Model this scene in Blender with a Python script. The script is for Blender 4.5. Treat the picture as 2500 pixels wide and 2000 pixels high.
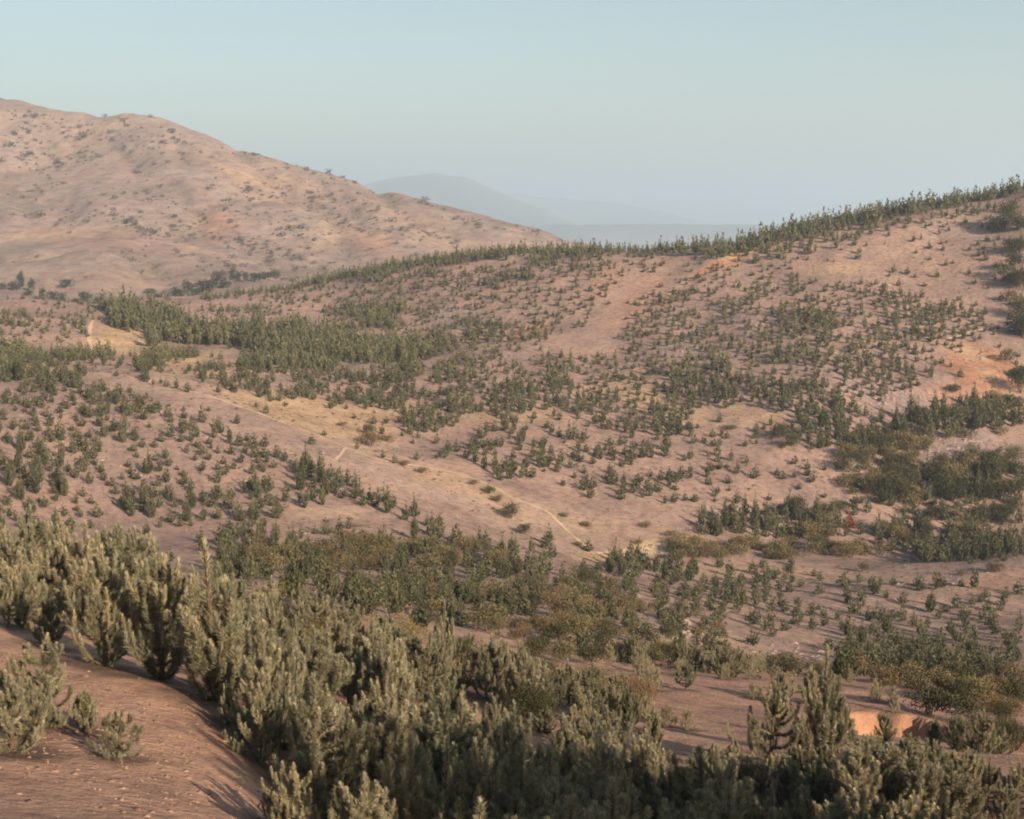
import bpy, math, random
import numpy as np
from mathutils import Vector, Matrix

for o in list(bpy.data.objects):
    bpy.data.objects.remove(o, do_unlink=True)
S = bpy.context.scene
COL = S.collection
random.seed(7)
RNG = np.random.default_rng(11)

# ------------------------------------------------------------------ camera, sky, sun, exposure
EYE = 70.0                       # height of the eye above the datum
FPX = 3472.0                     # focal length in pixels of a 2500 px wide picture (50 mm lens)
PITCH = math.atan(480.0 / FPX)   # looking slightly down
cam_d = bpy.data.cameras.new('camera')
cam_d.sensor_width = 36.0
cam_d.lens = 36.0 * FPX / 2500.0
cam_d.clip_start = 0.5
cam_d.clip_end = 120000.0
cam = bpy.data.objects.new('camera', cam_d)
COL.objects.link(cam)
cam.location = (0, 0, EYE)
cam.rotation_euler = (math.pi / 2 - PITCH, 0, 0)
S.camera = cam

SUN_TO = Vector((0.62, -0.78, 0.0)).normalized()     # horizontal direction towards the sun
SUN_EL = math.radians(22.0)
w = bpy.data.worlds.new('World')
S.world = w
w.use_nodes = True
nt = w.node_tree
nt.nodes.clear()
sky = nt.nodes.new('ShaderNodeTexSky')
sky.sky_type = 'NISHITA'
sky.sun_disc = False
sky.sun_elevation = SUN_EL
sky.sun_rotation = math.atan2(SUN_TO.x, SUN_TO.y)
sky.altitude = 300
sky.air_density = 1.0
sky.dust_density = 2.0
sky.ozone_density = 0.6
bg = nt.nodes.new('ShaderNodeBackground')
bg.inputs['Strength'].default_value = 0.054
out = nt.nodes.new('ShaderNodeOutputWorld')
cast_n = nt.nodes.new('ShaderNodeMix'); cast_n.data_type = 'RGBA'; cast_n.blend_type = 'MULTIPLY'
cast_n.inputs[0].default_value = 1.0; cast_n.inputs[7].default_value = (1.0, 1.02, 0.955, 1)      # slide film's slightly green sky
nt.links.new(sky.outputs[0], cast_n.inputs[6]); nt.links.new(cast_n.outputs[2], bg.inputs['Color'])
nt.links.new(bg.outputs[0], out.inputs['Surface'])

sun_d = bpy.data.lights.new('sun', 'SUN')
sun_d.energy = 5.0
sun_d.angle = math.radians(0.53)
sun_d.color = (1.0, 0.80, 0.62)
sun = bpy.data.objects.new('sun', sun_d)
COL.objects.link(sun)
sd = Vector((SUN_TO.x * math.cos(SUN_EL), SUN_TO.y * math.cos(SUN_EL), math.sin(SUN_EL)))
sun.rotation_euler = sd.to_track_quat('Z', 'Y').to_euler()
sun.location = sd * 200 + Vector((0, 0, 100))

S.view_settings.view_transform = 'Standard'
S.view_settings.look = 'None'
S.view_settings.exposure = 1.32
S.view_settings.gamma = 1.0
S.view_settings.use_curve_mapping = False
S.cycles.use_denoising = True
S.cycles.max_bounces = 4
S.cycles.diffuse_bounces = 2
S.cycles.volume_bounces = 1
S.cycles.transparent_max_bounces = 4
S.cycles.filter_width = 1.9

# ------------------------------------------------------------------ helpers
SP, CP = math.sin(PITCH), math.cos(PITCH)

def ray(px, py):
    """direction (x, y, z) of picture point, scaled so that y (forward) = 1"""
    px = np.asarray(px, float); py = np.asarray(py, float)
    a = (px - 1250.0) / FPX
    b = -(py - 1000.0) / FPX
    y = CP + b * SP
    z = -SP + b * CP
    return a / y, np.ones_like(a), z / y

def project(x, y, z):
    """picture point of a world point"""
    x = np.asarray(x, float); y = np.asarray(y, float); z = np.asarray(z, float) - EYE
    d = y * CP - z * SP
    u = y * SP + z * CP
    d = np.where(d < 0.5, 0.5, d)
    return 1250 + FPX * x / d, 1000 - FPX * u / d

def smooth(a, b, v):
    t = np.clip((np.asarray(v, float) - a) / (b - a), 0, 1)
    return t * t * (3 - 2 * t)

def vnoise(x, y, seed=0):
    x = np.asarray(x, float); y = np.asarray(y, float)
    xi = np.floor(x).astype(np.int64); yi = np.floor(y).astype(np.int64)
    fx = x - xi; fy = y - yi
    fx = fx * fx * fx * (fx * (6 * fx - 15) + 10)
    fy = fy * fy * fy * (fy * (6 * fy - 15) + 10)
    def h(i, j):
        n = (i * 374761393 + j * 668265263 + seed * 974634533) & 0xffffffff
        n = ((n ^ (n >> 13)) * 1274126177) & 0xffffffff
        n = n ^ (n >> 16)
        return (n & 0xffff) / 32767.5 - 1.0
    a = h(xi, yi); b = h(xi + 1, yi); c = h(xi, yi + 1); d = h(xi + 1, yi + 1)
    return (a * (1 - fx) + b * fx) * (1 - fy) + (c * (1 - fx) + d * fx) * fy

def fbm(x, y, octaves=4, seed=0, gain=0.5):
    s = 0; a = 1.0; t = 0
    for k in range(octaves):
        s = s + a * vnoise(x * 2 ** k + 17.3 * k, y * 2 ** k - 9.1 * k, seed + k)
        t += a; a *= gain
    return s / t

class TPS:
    def __init__(self, uv, z, lam=1e-4):
        uv = np.asarray(uv, float); z = np.asarray(z, float)
        n = len(uv)
        K = self.k(np.linalg.norm(uv[:, None] - uv[None], axis=2)) + lam * np.eye(n)
        P = np.c_[np.ones(n), uv]
        A = np.block([[K, P], [P.T, np.zeros((3, 3))]])
        s = np.linalg.solve(A, np.r_[z, np.zeros(3)])
        self.uv, self.w, self.a = uv, s[:n], s[n:]
    @staticmethod
    def k(r):
        return np.where(r > 1e-9, r * r * np.log(np.maximum(r, 1e-9)), 0.0)
    def __call__(self, u, v):
        u = np.asarray(u, float); v = np.asarray(v, float)
        shp = u.shape; u = u.ravel(); v = v.ravel()
        o = np.empty(len(u))
        for i in range(0, len(u), 20000):
            q = np.c_[u[i:i + 20000], v[i:i + 20000]]
            r2 = (q[:, None, 0] - self.uv[None, :, 0]) ** 2 + (q[:, None, 1] - self.uv[None, :, 1]) ** 2
            o[i:i + 20000] = (0.5 * r2 * np.log(np.maximum(r2, 1e-18))) @ self.w + self.a[0] + q @ self.a[1:]
        return o.reshape(shp)

def tag(o, label=None, category=None, group=None, kind=None):
    if label: o['label'] = label
    if category: o['category'] = category
    if group: o['group'] = group
    if kind: o['kind'] = kind
    return o

def mesh_from(name, V, F, mats=(), mi=None, attrs=None, shade=False):
    """V (n,3), F (m,3) or (m,4) numpy arrays"""
    V = np.asarray(V, np.float32); F = np.asarray(F, np.int32)
    me = bpy.data.meshes.new(name)
    k = F.shape[1]
    me.vertices.add(len(V)); me.vertices.foreach_set('co', V.ravel())
    me.loops.add(F.size); me.loops.foreach_set('vertex_index', F.ravel())
    me.polygons.add(len(F)); me.polygons.foreach_set('loop_start', np.arange(0, F.size, k, dtype=np.int32))
    for m in mats: me.materials.append(m)
    if mi is not None: me.polygons.foreach_set('material_index', np.asarray(mi, np.int32))
    if shade: me.polygons.foreach_set('use_smooth', np.ones(len(F), bool))
    me.update(calc_edges=True)
    for an, (typ, data) in (attrs or {}).items():
        at = me.attributes.new(an, typ, 'POINT')
        if typ == 'FLOAT': at.data.foreach_set('value', np.asarray(data, np.float32).ravel())
        else: at.data.foreach_set('color', np.asarray(data, np.float32).ravel())
    return me

def link(name, data, parent=None, loc=None):
    o = bpy.data.objects.new(name, data); COL.objects.link(o)
    if parent is not None: o.parent = parent
    if loc is not None: o.location = loc
    return o

# ------------------------------------------------------------------ materials
def new_mat(name):
    m = bpy.data.materials.new(name); m.use_nodes = True
    t = m.node_tree; b = t.nodes['Principled BSDF']
    b.inputs['Roughness'].default_value = 0.9
    b.inputs['Specular IOR Level'].default_value = 0.15
    return m, t, b

def node(t, typ, **kw):
    n = t.nodes.new(typ)
    for k, v in kw.items(): setattr(n, k, v)
    return n

def noise(t, vec, scale, detail=4, rough=0.55):
    n = node(t, 'ShaderNodeTexNoise')
    n.inputs['Scale'].default_value = scale
    n.inputs['Detail'].default_value = detail
    n.inputs['Roughness'].default_value = rough
    t.links.new(vec, n.inputs['Vector'])
    return n.outputs['Fac']

def ramp(t, fac, stops):
    r = node(t, 'ShaderNodeValToRGB')
    e = r.color_ramp.elements
    while len(e) > 1: e.remove(e[-1])
    e[0].position = stops[0][0]; e[0].color = (*stops[0][1], 1)
    for p, c in stops[1:]:
        n = e.new(p); n.color = (*c, 1)
    t.links.new(fac, r.inputs['Fac'])
    return r.outputs['Color']

def mix(t, a, b, fac=1.0, mode='MULTIPLY'):
    m = node(t, 'ShaderNodeMix', data_type='RGBA', blend_type=mode)
    if isinstance(fac, (int, float)): m.inputs[0].default_value = fac
    else: t.links.new(fac, m.inputs[0])
    for s, v in ((6, a), (7, b)):
        if isinstance(v, tuple): m.inputs[s].default_value = (*v, 1)
        else: t.links.new(v, m.inputs[s])
    return m.outputs[2]

def bump(t, bs, h, strength, dist):
    b = node(t, 'ShaderNodeBump')
    b.inputs['Strength'].default_value = strength
    b.inputs['Distance'].default_value = dist
    t.links.new(h, b.inputs['Height'])
    t.links.new(b.outputs[0], bs.inputs['Normal'])
    return b

def soil_material(name, coarse, fine, speck, attr='soil'):
    m, t, b = new_mat(name)
    geo = node(t, 'ShaderNodeNewGeometry'); P = geo.outputs['Position']
    a = node(t, 'ShaderNodeAttribute', attribute_name=attr)
    n1 = noise(t, P, coarse, 6, 0.6)
    n2 = noise(t, P, fine, 5, 0.65)
    n3 = noise(t, P, speck, 3, 0.7)
    c = mix(t, a.outputs['Color'], ramp(t, n1, [(0.3, (0.74, 0.72, 0.74)), (0.5, (1, 1, 1)), (0.7, (1.16, 1.12, 1.02))]))
    c = mix(t, c, ramp(t, n2, [(0.32, (0.66, 0.64, 0.66)), (0.5, (1, 1, 1)), (0.68, (1.25, 1.22, 1.15))]))
    c = mix(t, c, ramp(t, n3, [(0.30, (0.62, 0.58, 0.57)), (0.42, (1, 1, 1)), (0.64, (1, 1, 1)), (0.74, (1.2, 1.17, 1.12))]))
    t.links.new(c, b.inputs['Base Color'])
    h = node(t, 'ShaderNodeMath', operation='ADD')
    t.links.new(n2, h.inputs[0]); t.links.new(n3, h.inputs[1])
    bump(t, b, h.outputs[0], 0.5, 0.16 / fine)
    return m

def flat_mat(name, col, var=0.25, scale=3.0):
    m, t, b = new_mat(name)
    tc = node(t, 'ShaderNodeTexCoord')
    n = noise(t, tc.outputs['Object'], scale, 4, 0.6)
    c = mix(t, col, ramp(t, n, [(0.3, (1 - var,) * 3), (0.7, (1 + var,) * 3)]))
    t.links.new(c, b.inputs['Base Color'])
    return m

def leaf_mat(name, dark, light, spread=0.5, transl=0.12):
    """foliage: 'tint' is a per-leaf number, Object Info gives each plant its own shift"""
    m, t, b = new_mat(name)
    b.inputs['Roughness'].default_value = 0.65
    a = node(t, 'ShaderNodeAttribute', attribute_name='tint')
    oi = node(t, 'ShaderNodeObjectInfo')
    c = ramp(t, a.outputs['Fac'], [(0.0, dark), (1.0, light)])
    r = ramp(t, oi.outputs['Random'], [(0.0, (1 - spread * .5, 1 - spread * .42, 1 - spread * .5)), (0.5, (1, 1, 1)),
                                       (1.0, (1 + spread * .55, 1 + spread * .42, 1 + spread * .3))])
    c = mix(t, c, r)
    t.links.new(c, b.inputs['Base Color'])
    if transl:
        tr = node(t, 'ShaderNodeBsdfTranslucent')
        t.links.new(c, tr.inputs['Color'])
        ms = node(t, 'ShaderNodeMixShader'); ms.inputs[0].default_value = transl
        t.links.new(b.outputs[0], ms.inputs[1]); t.links.new(tr.outputs[0], ms.inputs[2])
        t.links.new(ms.outputs[0], t.nodes['Material Output'].inputs['Surface'])
    return m

# ------------------------------------------------------------------ the terrain: surveyed points (picture x, picture y, distance)
SURVEY = [
 # camera slope
 (0,2000,17),(0,1840,22),(0,1700,28),(0,1530,37),(110,1575,36),(245,1622,34),(390,1650,33),(520,1700,31),(300,1760,26),(560,1850,25),(600,2000,20),
 (770,1960,27),(820,2120,22),(1250,2300,24),(1250,2060,30),(1000,1850,36),(1500,1880,37),(1900,2100,30),(1900,1880,38),(2500,2060,28),(2500,1860,38),
 (700,1620,48),(1000,1590,55),(300,1530,52),(0,1450,55),(1300,1680,55),(1600,1700,60),(1900,1720,62),(2150,1775,58),(2350,1800,58),(2200,1705,68),(1950,1690,66),
 (1750,1640,85),(1500,1610,88),(2400,1680,80),(2300,1640,125),
 # dip between camera slope and left spur
 (0,1330,110),(300,1400,100),(600,1440,100),(900,1480,100),(1250,1540,100),
 # left spur face
 (0,1240,182),(0,1130,202),(0,1000,236),(300,1290,184),(300,1110,218),(600,1305,184),(600,1110,226),(850,1330,182),(850,1200,212),(700,1385,155),(1000,1440,150),
 (1150,1340,190),(1250,1450,145),(1500,1520,125),(1500,1410,185),(1700,1480,170),(1800,1590,135),
 # spur crest
 (0,915,285),(200,905,288),(500,960,268),(700,1030,254),(900,1108,240),(1060,1175,232),(1200,1240,224),(1330,1290,219),(1440,1345,212),
 # beyond the spur
 (850,1020,282),(600,910,318),(1000,1080,268),(1300,1150,252),(1650,1150,264),(1700,1250,242),(1560,1340,221),(1400,950,330),(1150,900,345),(1700,950,322),(1100,1000,300),
 (2000,950,312),(2000,1070,284),(2100,1160,266),(1850,1330,228),(2150,1290,246),(300,830,395),(500,850,388),(0,840,380),(800,800,430),
 # right spur
 (1750,1372,213),(2000,1378,212),(2250,1385,210),(2470,1360,214),(2150,1500,180),(2450,1480,184),(1950,1440,195),(2450,1600,150),(2100,1600,146),
 (1900,1345,235),(2250,1350,236),(2450,1330,240),
 # opposite hill
 (2200,1090,288),(2300,1180,264),(2450,1040,306),(2450,1200,262),(2300,1020,300),(2400,900,332),(2300,810,356),(2420,720,375),(2400,600,412),(2200,700,390),
 (1300,800,402),(1700,800,378),(1900,700,404),(1600,700,424),(800,745,480),(1000,760,450),(1100,690,470),
 (2650,420,450),(2500,462,450),(2250,506,455),(2000,550,455),(1800,590,455),(1700,606,458),(1600,615,466),(1500,613,474),(1300,613,500),(1200,622,508),(1000,646,518),(800,683,525),(500,732,522),(250,748,508),(0,752,500),
 (-250,760,490),
]
XYZ = []
for (px, py, d) in SURVEY:
    rx, ry, rz = ray(px, py)
    XYZ.append((float(rx) * d, d, EYE + float(rz) * d))
# beyond the crest the hill falls away; off-frame anchors left, right and behind
for (px, py, d) in SURVEY[-14:]:
    rx, ry, rz = ray(px, py)
    XYZ.append((float(rx) * (d + 70), d + 70, EYE + float(rz) * d - 26))
    XYZ.append((float(rx) * 690, 690, min(-15.0, EYE + float(rz) * d - 75)))
XYZ += [(0, 0, 68.2), (-10, 0, 69.5), (12, 0, 66.0), (0, 9, 65.4), (-8, 9, 66.6), (9, 9, 63.0), (0, -25, 73.5), (-30, -25, 79), (35, -25, 69), (0, -55, 77), (-60, -55, 84), (60, -55, 72),
        (-45, 10, 72), (50, 10, 60), (-60, 60, 56), (70, 60, 46), (-95, 150, 43), (105, 150, 30), (125, 220, 22), (-150, 260, 41), (175, 330, 40), (205, 420, 66), (300, 520, 70), (-260, 480, 40),
        (-240, 400, 36)]
XYZ = np.array(XYZ)
def warp(x, y):
    q = np.asarray(y, float) + 75.0
    return np.asarray(x, float) / q * 2.2, np.log(np.maximum(q, 5.0)) * 1.25
T1 = TPS(np.c_[warp(XYZ[:, 0], XYZ[:, 1])], XYZ[:, 2], 2e-3)

# eroded gully with an orange bank on the near right slope
GUL = []
for (px, py, d) in [(1960, 1795, 56), (2040, 1785, 57.5), (2110, 1778, 59), (2180, 1788, 60), (2270, 1812, 59.5), (2340, 1830, 57)]:
    rx, ry, rz = ray(px, py); GUL.append((float(rx) * d, d))
GUL = np.array(GUL)
def gully(x, y):
    yc = np.interp(x, GUL[:, 0], GUL[:, 1]) + 1.0 * vnoise(x * .35, y * 0, 5) + .45 * vnoise(x * 1.1, y * 0, 6)
    along = smooth(GUL[0, 0], GUL[1, 0] + 3, x) * (1 - smooth(GUL[-2, 0] + 3, GUL[-1, 0] + 8, x))
    dy = y - yc
    prof = np.where(dy > 0, 1 - smooth(0.2, 2.6, dy), 1 - smooth(0, 7.0, -dy))
    return along, prof, dy

def H0(x, y):
    x = np.asarray(x, float); y = np.asarray(y, float)
    z = T1(*warp(x, y))
    amp = smooth(60, 320, y)
    z = z + amp * (1.5 * fbm(x / 34.0, y / 34.0, 3, 3) + 0.55 * fbm(x / 9.0, y / 9.0, 3, 8))
    z = z + 0.10 * fbm(x / 2.2, y / 2.2, 3, 21) * (0.25 + smooth(20, 80, y)) + 0.018 * fbm(x / .6, y / .6, 2, 31) * (1 - smooth(60, 120, y)) + 0.16 * fbm(x / 6, y / 9, 2, 33) * (1 - smooth(60, 120, y))
    a, p, dy = gully(x, y)
    z = z - 3.0 * a * p * (1 + .35 * vnoise(x * .22, y * 0, 77)) + a * p * (1.0 * fbm(x / 1.7, y / 1.3, 4, 78))
    return z

HW0, HW1 = 48.0, 0.52
def halfw(y): return HW0 + HW1 * np.maximum(np.asarray(y, float), 0)
rows = [-60.0]
while rows[-1] < 690:
    y = rows[-1]
    rows.append(y + (0.9 if y < 6 else max(0.34, 0.0058 * y)))
ROWS = np.array(rows)
NC = 430
TT = np.linspace(-1, 1, NC)
GY = np.repeat(ROWS[:, None], NC, 1)
GX = halfw(GY) * TT[None]
GZ = H0(GX, GY)

def ground(x, y):
    """height of the built ground mesh"""
    x = np.asarray(x, float); y = np.asarray(y, float)
    i = np.clip(np.searchsorted(ROWS, y) - 1, 0, len(ROWS) - 2)
    f = np.clip((y - ROWS[i]) / (ROWS[i + 1] - ROWS[i]), 0, 1)
    def at(r):
        c = np.clip((x / halfw(ROWS[r]) + 1) * .5 * (NC - 1), 0, NC - 1.001)
        j = c.astype(int); g = c - j
        return GZ[r, j] * (1 - g) + GZ[r, j + 1] * g
    return at(i) * (1 - f) + at(i + 1) * f

def cast(px, py, d0=8.0, d1=640.0, step=0.5):
    """first meeting of the sight line with the ground: x, y, z (nan when none)"""
    rx, ry, rz = ray(np.atleast_1d(px), np.atleast_1d(py))
    D = np.full(len(rx), np.nan)
    prev = np.full(len(rx), d0)
    d = d0
    while d < d1:
        todo = np.isnan(D)
        if not todo.any(): break
        g = ground(rx * d, np.full(len(rx), d)) - (EYE + rz * d)
        hit = todo & (g > 0)
        D[hit] = d - step * .5
        d += step if d < 120 else step * 2.2
    return rx * D, D, EYE + rz * D
# ------------------------------------------------------------------ soils of the near land (ground colours by place, the spur flank's lightened as if lit brighter)
PINK = (0.238, 0.164, 0.134)
STRAW = (0.355, 0.245, 0.148)
ORANGE = (0.32, 0.160, 0.088)
STONE = (0.215, 0.168, 0.158)
RED = (0.300, 0.180, 0.125)
PALE = (0.40, 0.295, 0.19)
SOILS = [(760,1075,640,52,19,(0.285,0.203,0.162),.9),(1330,1290,160,60,10,(0.285,0.205,0.150),.7),  # centre x, y, radii, tilt, colour, weight; first: spur flank, brighter light put into its colour
 (300,830,90,38,0,STRAW,.95),(450,880,110,18,-8,STRAW,.8),(600,900,200,20,-4,STRAW,.5),(790,1015,190,42,14,STRAW,.8),(950,1000,80,25,0,STRAW,.8),(640,990,130,25,20,STRAW,.7),
 (900,1105,420,14,22,STRAW,.35),(1120,1180,140,20,15,STRAW,.45),(1600,1335,130,22,-10,PALE,.95),(1450,1360,70,16,0,STRAW,.9),
 (1500,1300,170,40,0,STRAW,.2),(1650,1010,120,25,8,STRAW,.6),(1850,1020,110,25,12,STRAW,.6),(1560,960,90,35,0,STRAW,.55),(1250,1010,150,30,-5,STRAW,.55),
 (1560,740,120,50,-35,ORANGE,.2),(1480,690,60,40,-30,ORANGE,.2),(1300,810,60,16,-15,ORANGE,.75),(1330,795,60,10,-20,PALE,.5),
 (1765,640,90,9,-24,ORANGE,.9),(1790,625,40,6,-24,PALE,.7),(1660,700,40,8,-45,PALE,.7),(1690,690,200,14,-28,ORANGE,.2),
 (2400,900,110,60,20,ORANGE,.75),(2360,860,60,16,20,PALE,.45),(2430,930,60,16,35,PALE,.4),(2330,960,70,40,0,ORANGE,.35),
 (2170,970,130,32,12,STONE,.75),(2330,1100,130,35,-20,STONE,.8),(1110,770,80,30,0,STONE,.5),(1700,860,120,25,8,STONE,.5),(2000,900,120,20,0,STONE,.4),(1860,780,90,14,0,STONE,.35),(2400,560,160,50,0,STONE,.3),
 (1900,690,330,30,-4,STONE,.2),(2050,655,110,20,0,STRAW,.45),(2250,650,120,50,20,STRAW,.15),
 (1650,1620,190,30,3,RED,.9),(1500,1640,180,30,0,RED,.7),(1900,1400,330,18,2,STRAW,.45),(2450,1420,120,40,-10,RED,.55),(2000,1680,400,40,3,RED,.8),
 (300,1080,330,160,10,STONE,.12),(800,1250,120,16,0,PALE,.35),(1330,1420,60,18,10,STONE,.3),(1800,1570,100,20,15,STRAW,.4),(1600,1550,60,25,20,PALE,.4),
 (130,905,120,14,5,STRAW,.6),
]
def soil_colour(x, y, z):
    px, py = project(x, y, z)
    C = np.empty(x.shape + (3,)); C[:] = PINK
    n1 = fbm(x / 14, y / 14, 4, 41); n2 = fbm(x / 4, y / 4, 3, 47)
    wob = 0.30 * n1 + 0.22 * n2
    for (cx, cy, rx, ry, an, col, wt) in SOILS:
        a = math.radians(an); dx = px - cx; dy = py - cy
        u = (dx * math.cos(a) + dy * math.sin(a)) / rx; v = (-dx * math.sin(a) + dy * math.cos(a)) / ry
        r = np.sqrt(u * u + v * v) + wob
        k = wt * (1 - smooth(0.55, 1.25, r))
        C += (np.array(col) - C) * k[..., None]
    near = 1 - smooth(75, 105, y + 6 * n1)
    C += (np.array(RED) - C) * (near * .9)[..., None]
    a, p, dy = gully(x, y)
    wall = a * np.exp(-((dy - 1.3) / 1.6) ** 2)
    C += (np.array((0.27, 0.135, 0.078)) * (1 + .25 * fbm(x / 1.5, y / .8, 3, 58))[..., None] - C) * np.clip(wall * (1.0 + .5 * n2), 0, .9)[..., None]
    C *= (1 + 0.10 * n1 + 0.12 * n2)[..., None]
    return np.clip(C, 0.02, 0.6)

def grid_faces(nr, nc):
    i = np.arange(nr - 1)[:, None]; j = np.arange(nc - 1)[None]
    a = (i * nc + j)
    return np.stack([a, a + 1, a + nc + 1, a + nc], -1).reshape(-1, 4)

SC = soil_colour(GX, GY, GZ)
M_SOIL = soil_material('dry_soil', 0.05, 0.8, 5.0)
V = np.stack([GX, GY, GZ], -1).reshape(-1, 3)
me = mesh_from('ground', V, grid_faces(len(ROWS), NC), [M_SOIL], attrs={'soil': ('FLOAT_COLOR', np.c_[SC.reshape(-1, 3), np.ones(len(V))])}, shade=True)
GROUND = tag(link('ground', me), kind='structure') or me

# ------------------------------------------------------------------ the bare hill across the valley
HS = [(-500,760,700),(0,745,700),(300,748,700),(600,722,720),(420,705,760),(650,668,800),(1000,690,800),(1500,700,800),(150,705,790),(350,692,790),(130,738,745),
 (0,628,900),(250,592,900),(480,640,880),(300,588,990),(500,615,970),(700,652,900),(0,600,1010),
 (0,480,1130),(300,480,1130),(600,520,1090),(900,600,1010),(1200,615,1010),(450,560,1040),(150,400,1290),(450,420,1200),(700,470,1180),
 (-600,190,1650),(-300,200,1600),(0,240,1550),(130,269,1480),(230,283,1450),(300,279,1400),(370,287,1380),(500,340,1330),(620,381,1300),(750,419,1270),(870,450,1240),(1000,487,1200),(1150,525,1160),(1300,563,1120),(1480,606,1080),(1700,662,1050),(2100,760,1000),(2600,860,950)]
HX = []
for (px, py, d) in HS:
    rx, ry, rz = ray(px, py); HX.append((float(rx) * d, d, EYE + float(rz) * d))
for (px, py, d) in HS[-18:]:
    rx, ry, rz = ray(px, py)
    HX.append((float(rx) * (d + 260), d + 260, EYE + float(rz) * d - 55)); HX.append((float(rx) * (d + 900), d + 900, min(-40, EYE + float(rz) * d - 210)))
HX += [(x, 560, -45.0) for x in (-700, -400, -200, 0, 200, 500, 900)] + [(1500, 1100, -150), (1500, 1900, -190), (-1400, 1000, 60), (-1300, 600, -20)]
HX = np.array(HX)
def warp2(x, y): return np.asarray(x, float) / np.asarray(y, float) * 2.4, np.log(np.asarray(y, float)) * 2.0
T2 = TPS(np.c_[warp2(HX[:, 0], HX[:, 1])], HX[:, 2], 1e-3)
HROWS = np.concatenate([np.arange(570, 1700, 3.6), np.arange(1700, 2600, 14)])
HNC = 380
hy = np.repeat(HROWS[:, None], HNC, 1)
hx = np.linspace(-1.0, 1.0, HNC)[None] * (hy * 0.56 + 60)
def hill0(x, y):
    z = T2(*warp2(x, y))
    u = x * .8 + y * .35
    r = 1 - np.abs(fbm(u / 75.0, (y - x * .5) / 230.0, 4, 61)) * 2
    r2 = 1 - np.abs(fbm(x / 26.0 + .4 * vnoise(y / 60, x / 60, 3), y / 70.0, 3, 67)) * 2
    return z + (-6.5 * np.clip(r, 0, 1) ** 2 - 1.0 * np.clip(r2, 0, 1) ** 2 + 2.6 + 0.5 * fbm(x / 12, y / 12, 3, 71)) * smooth(620, 800, y)
def hill_gully(x, y):
    u = x * .8 + y * .35
    return np.clip(1 - np.abs(fbm(u / 75.0, (y - x * .5) / 230.0, 4, 61)) * 2, 0, 1)
hz = hill0(hx, hy)
def hill_at(x, y):
    x = np.asarray(x, float); y = np.asarray(y, float)
    i = np.clip(np.searchsorted(HROWS, y) - 1, 0, len(HROWS) - 2)
    f = np.clip((y - HROWS[i]) / (HROWS[i + 1] - HROWS[i]), 0, 1)
    def at(r):
        c = np.clip((x / (HROWS[r] * 0.56 + 60) + 1) * .5 * (HNC - 1), 0, HNC - 1.001)
        j = c.astype(int); g = c - j
        return hz[r, j] * (1 - g) + hz[r, j + 1] * g
    return at(i) * (1 - f) + at(i + 1) * f
def cast_hill(px, py, d0=600.0, d1=1700.0, step=2.5):
    rx, ry, rz = ray(np.atleast_1d(px), np.atleast_1d(py))
    D = np.full(len(rx), np.nan); d = d0
    while d < d1:
        g = hill_at(rx * d, np.full(len(rx), d)) - (EYE + rz * d)
        D[np.isnan(D) & (g > 0)] = d - step * .5
        d += step
    return rx * D, D, EYE + rz * D
hp, hq = project(hx, hy, hz)
hc = np.empty(hx.shape + (3,)); hc[:] = (0.215, 0.160, 0.134)
n1 = fbm(hx / 60, hy / 60, 4, 81); n2 = fbm(hx / 16, hy / 22, 4, 87)
for (cx, cy, rx, ry, an, col, wt) in [(520,540,70,50,0,(0.30,0.16,0.105),.6),(300,590,260,30,8,(0.25,0.155,0.125),.6),(170,570,180,22,-5,(0.29,0.20,0.14),.5),(250,310,90,14,-10,(0.31,0.22,0.15),.5),
        (560,415,110,10,25,(0.32,0.225,0.15),.6),(780,487,60,8,25,(0.34,0.235,0.15),.7),(520,620,120,8,14,(0.33,0.235,0.155),.5),(900,590,90,40,20,(0.30,0.16,0.105),.5),(250,690,300,35,0,(0.27,0.185,0.135),.5),
        (700,470,300,40,22,(0.25,0.17,0.125),.5),(1050,560,200,30,18,(0.26,0.18,0.125),.5)]:
    a = math.radians(an); dx = hp - cx; dy = hq - cy
    u = (dx * math.cos(a) + dy * math.sin(a)) / rx; v = (-dx * math.sin(a) + dy * math.cos(a)) / ry
    hc += (np.array(col) - hc) * (wt * (1 - smooth(0.4, 1.3, np.sqrt(u * u + v * v) + .4 * n1)))[..., None]
hc += (np.array((0.175, 0.130, 0.100)) - hc) * (.55 * smooth(.55, .95, hill_gully(hx, hy) + .2 * n2))[..., None]
hc *= (1 + .14 * n1 + .13 * n2)[..., None]
M_HILL = soil_material('hill_grassland', 0.012, 0.12, 0.36)
V = np.stack([hx, hy, hz], -1).reshape(-1, 3)
me = mesh_from('far_hill', V, grid_faces(len(HROWS), HNC), [M_HILL], attrs={'soil': ('FLOAT_COLOR', np.c_[np.clip(hc, .03, .6).reshape(-1, 3), np.ones(len(V))])}, shade=True)
tag(link('hill', me), kind='structure')

# ------------------------------------------------------------------ plain and the mountains beyond
M_PLAIN = flat_mat('plain_fields', (0.07, 0.072, 0.06), 0.4, 0.0006)
N = 40
px_ = np.linspace(-60000, 60000, N); py_ = np.concatenate([np.linspace(-4000, 6000, 10), np.geomspace(7000, 70000, 30)])
PX, PY = np.meshgrid(px_, py_)
V = np.stack([PX, PY, np.full_like(PX, -230.0)], -1).reshape(-1, 3)
tag(link('plain', mesh_from('plain', V, grid_faces(len(py_), N), [M_PLAIN])), kind='structure')

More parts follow.
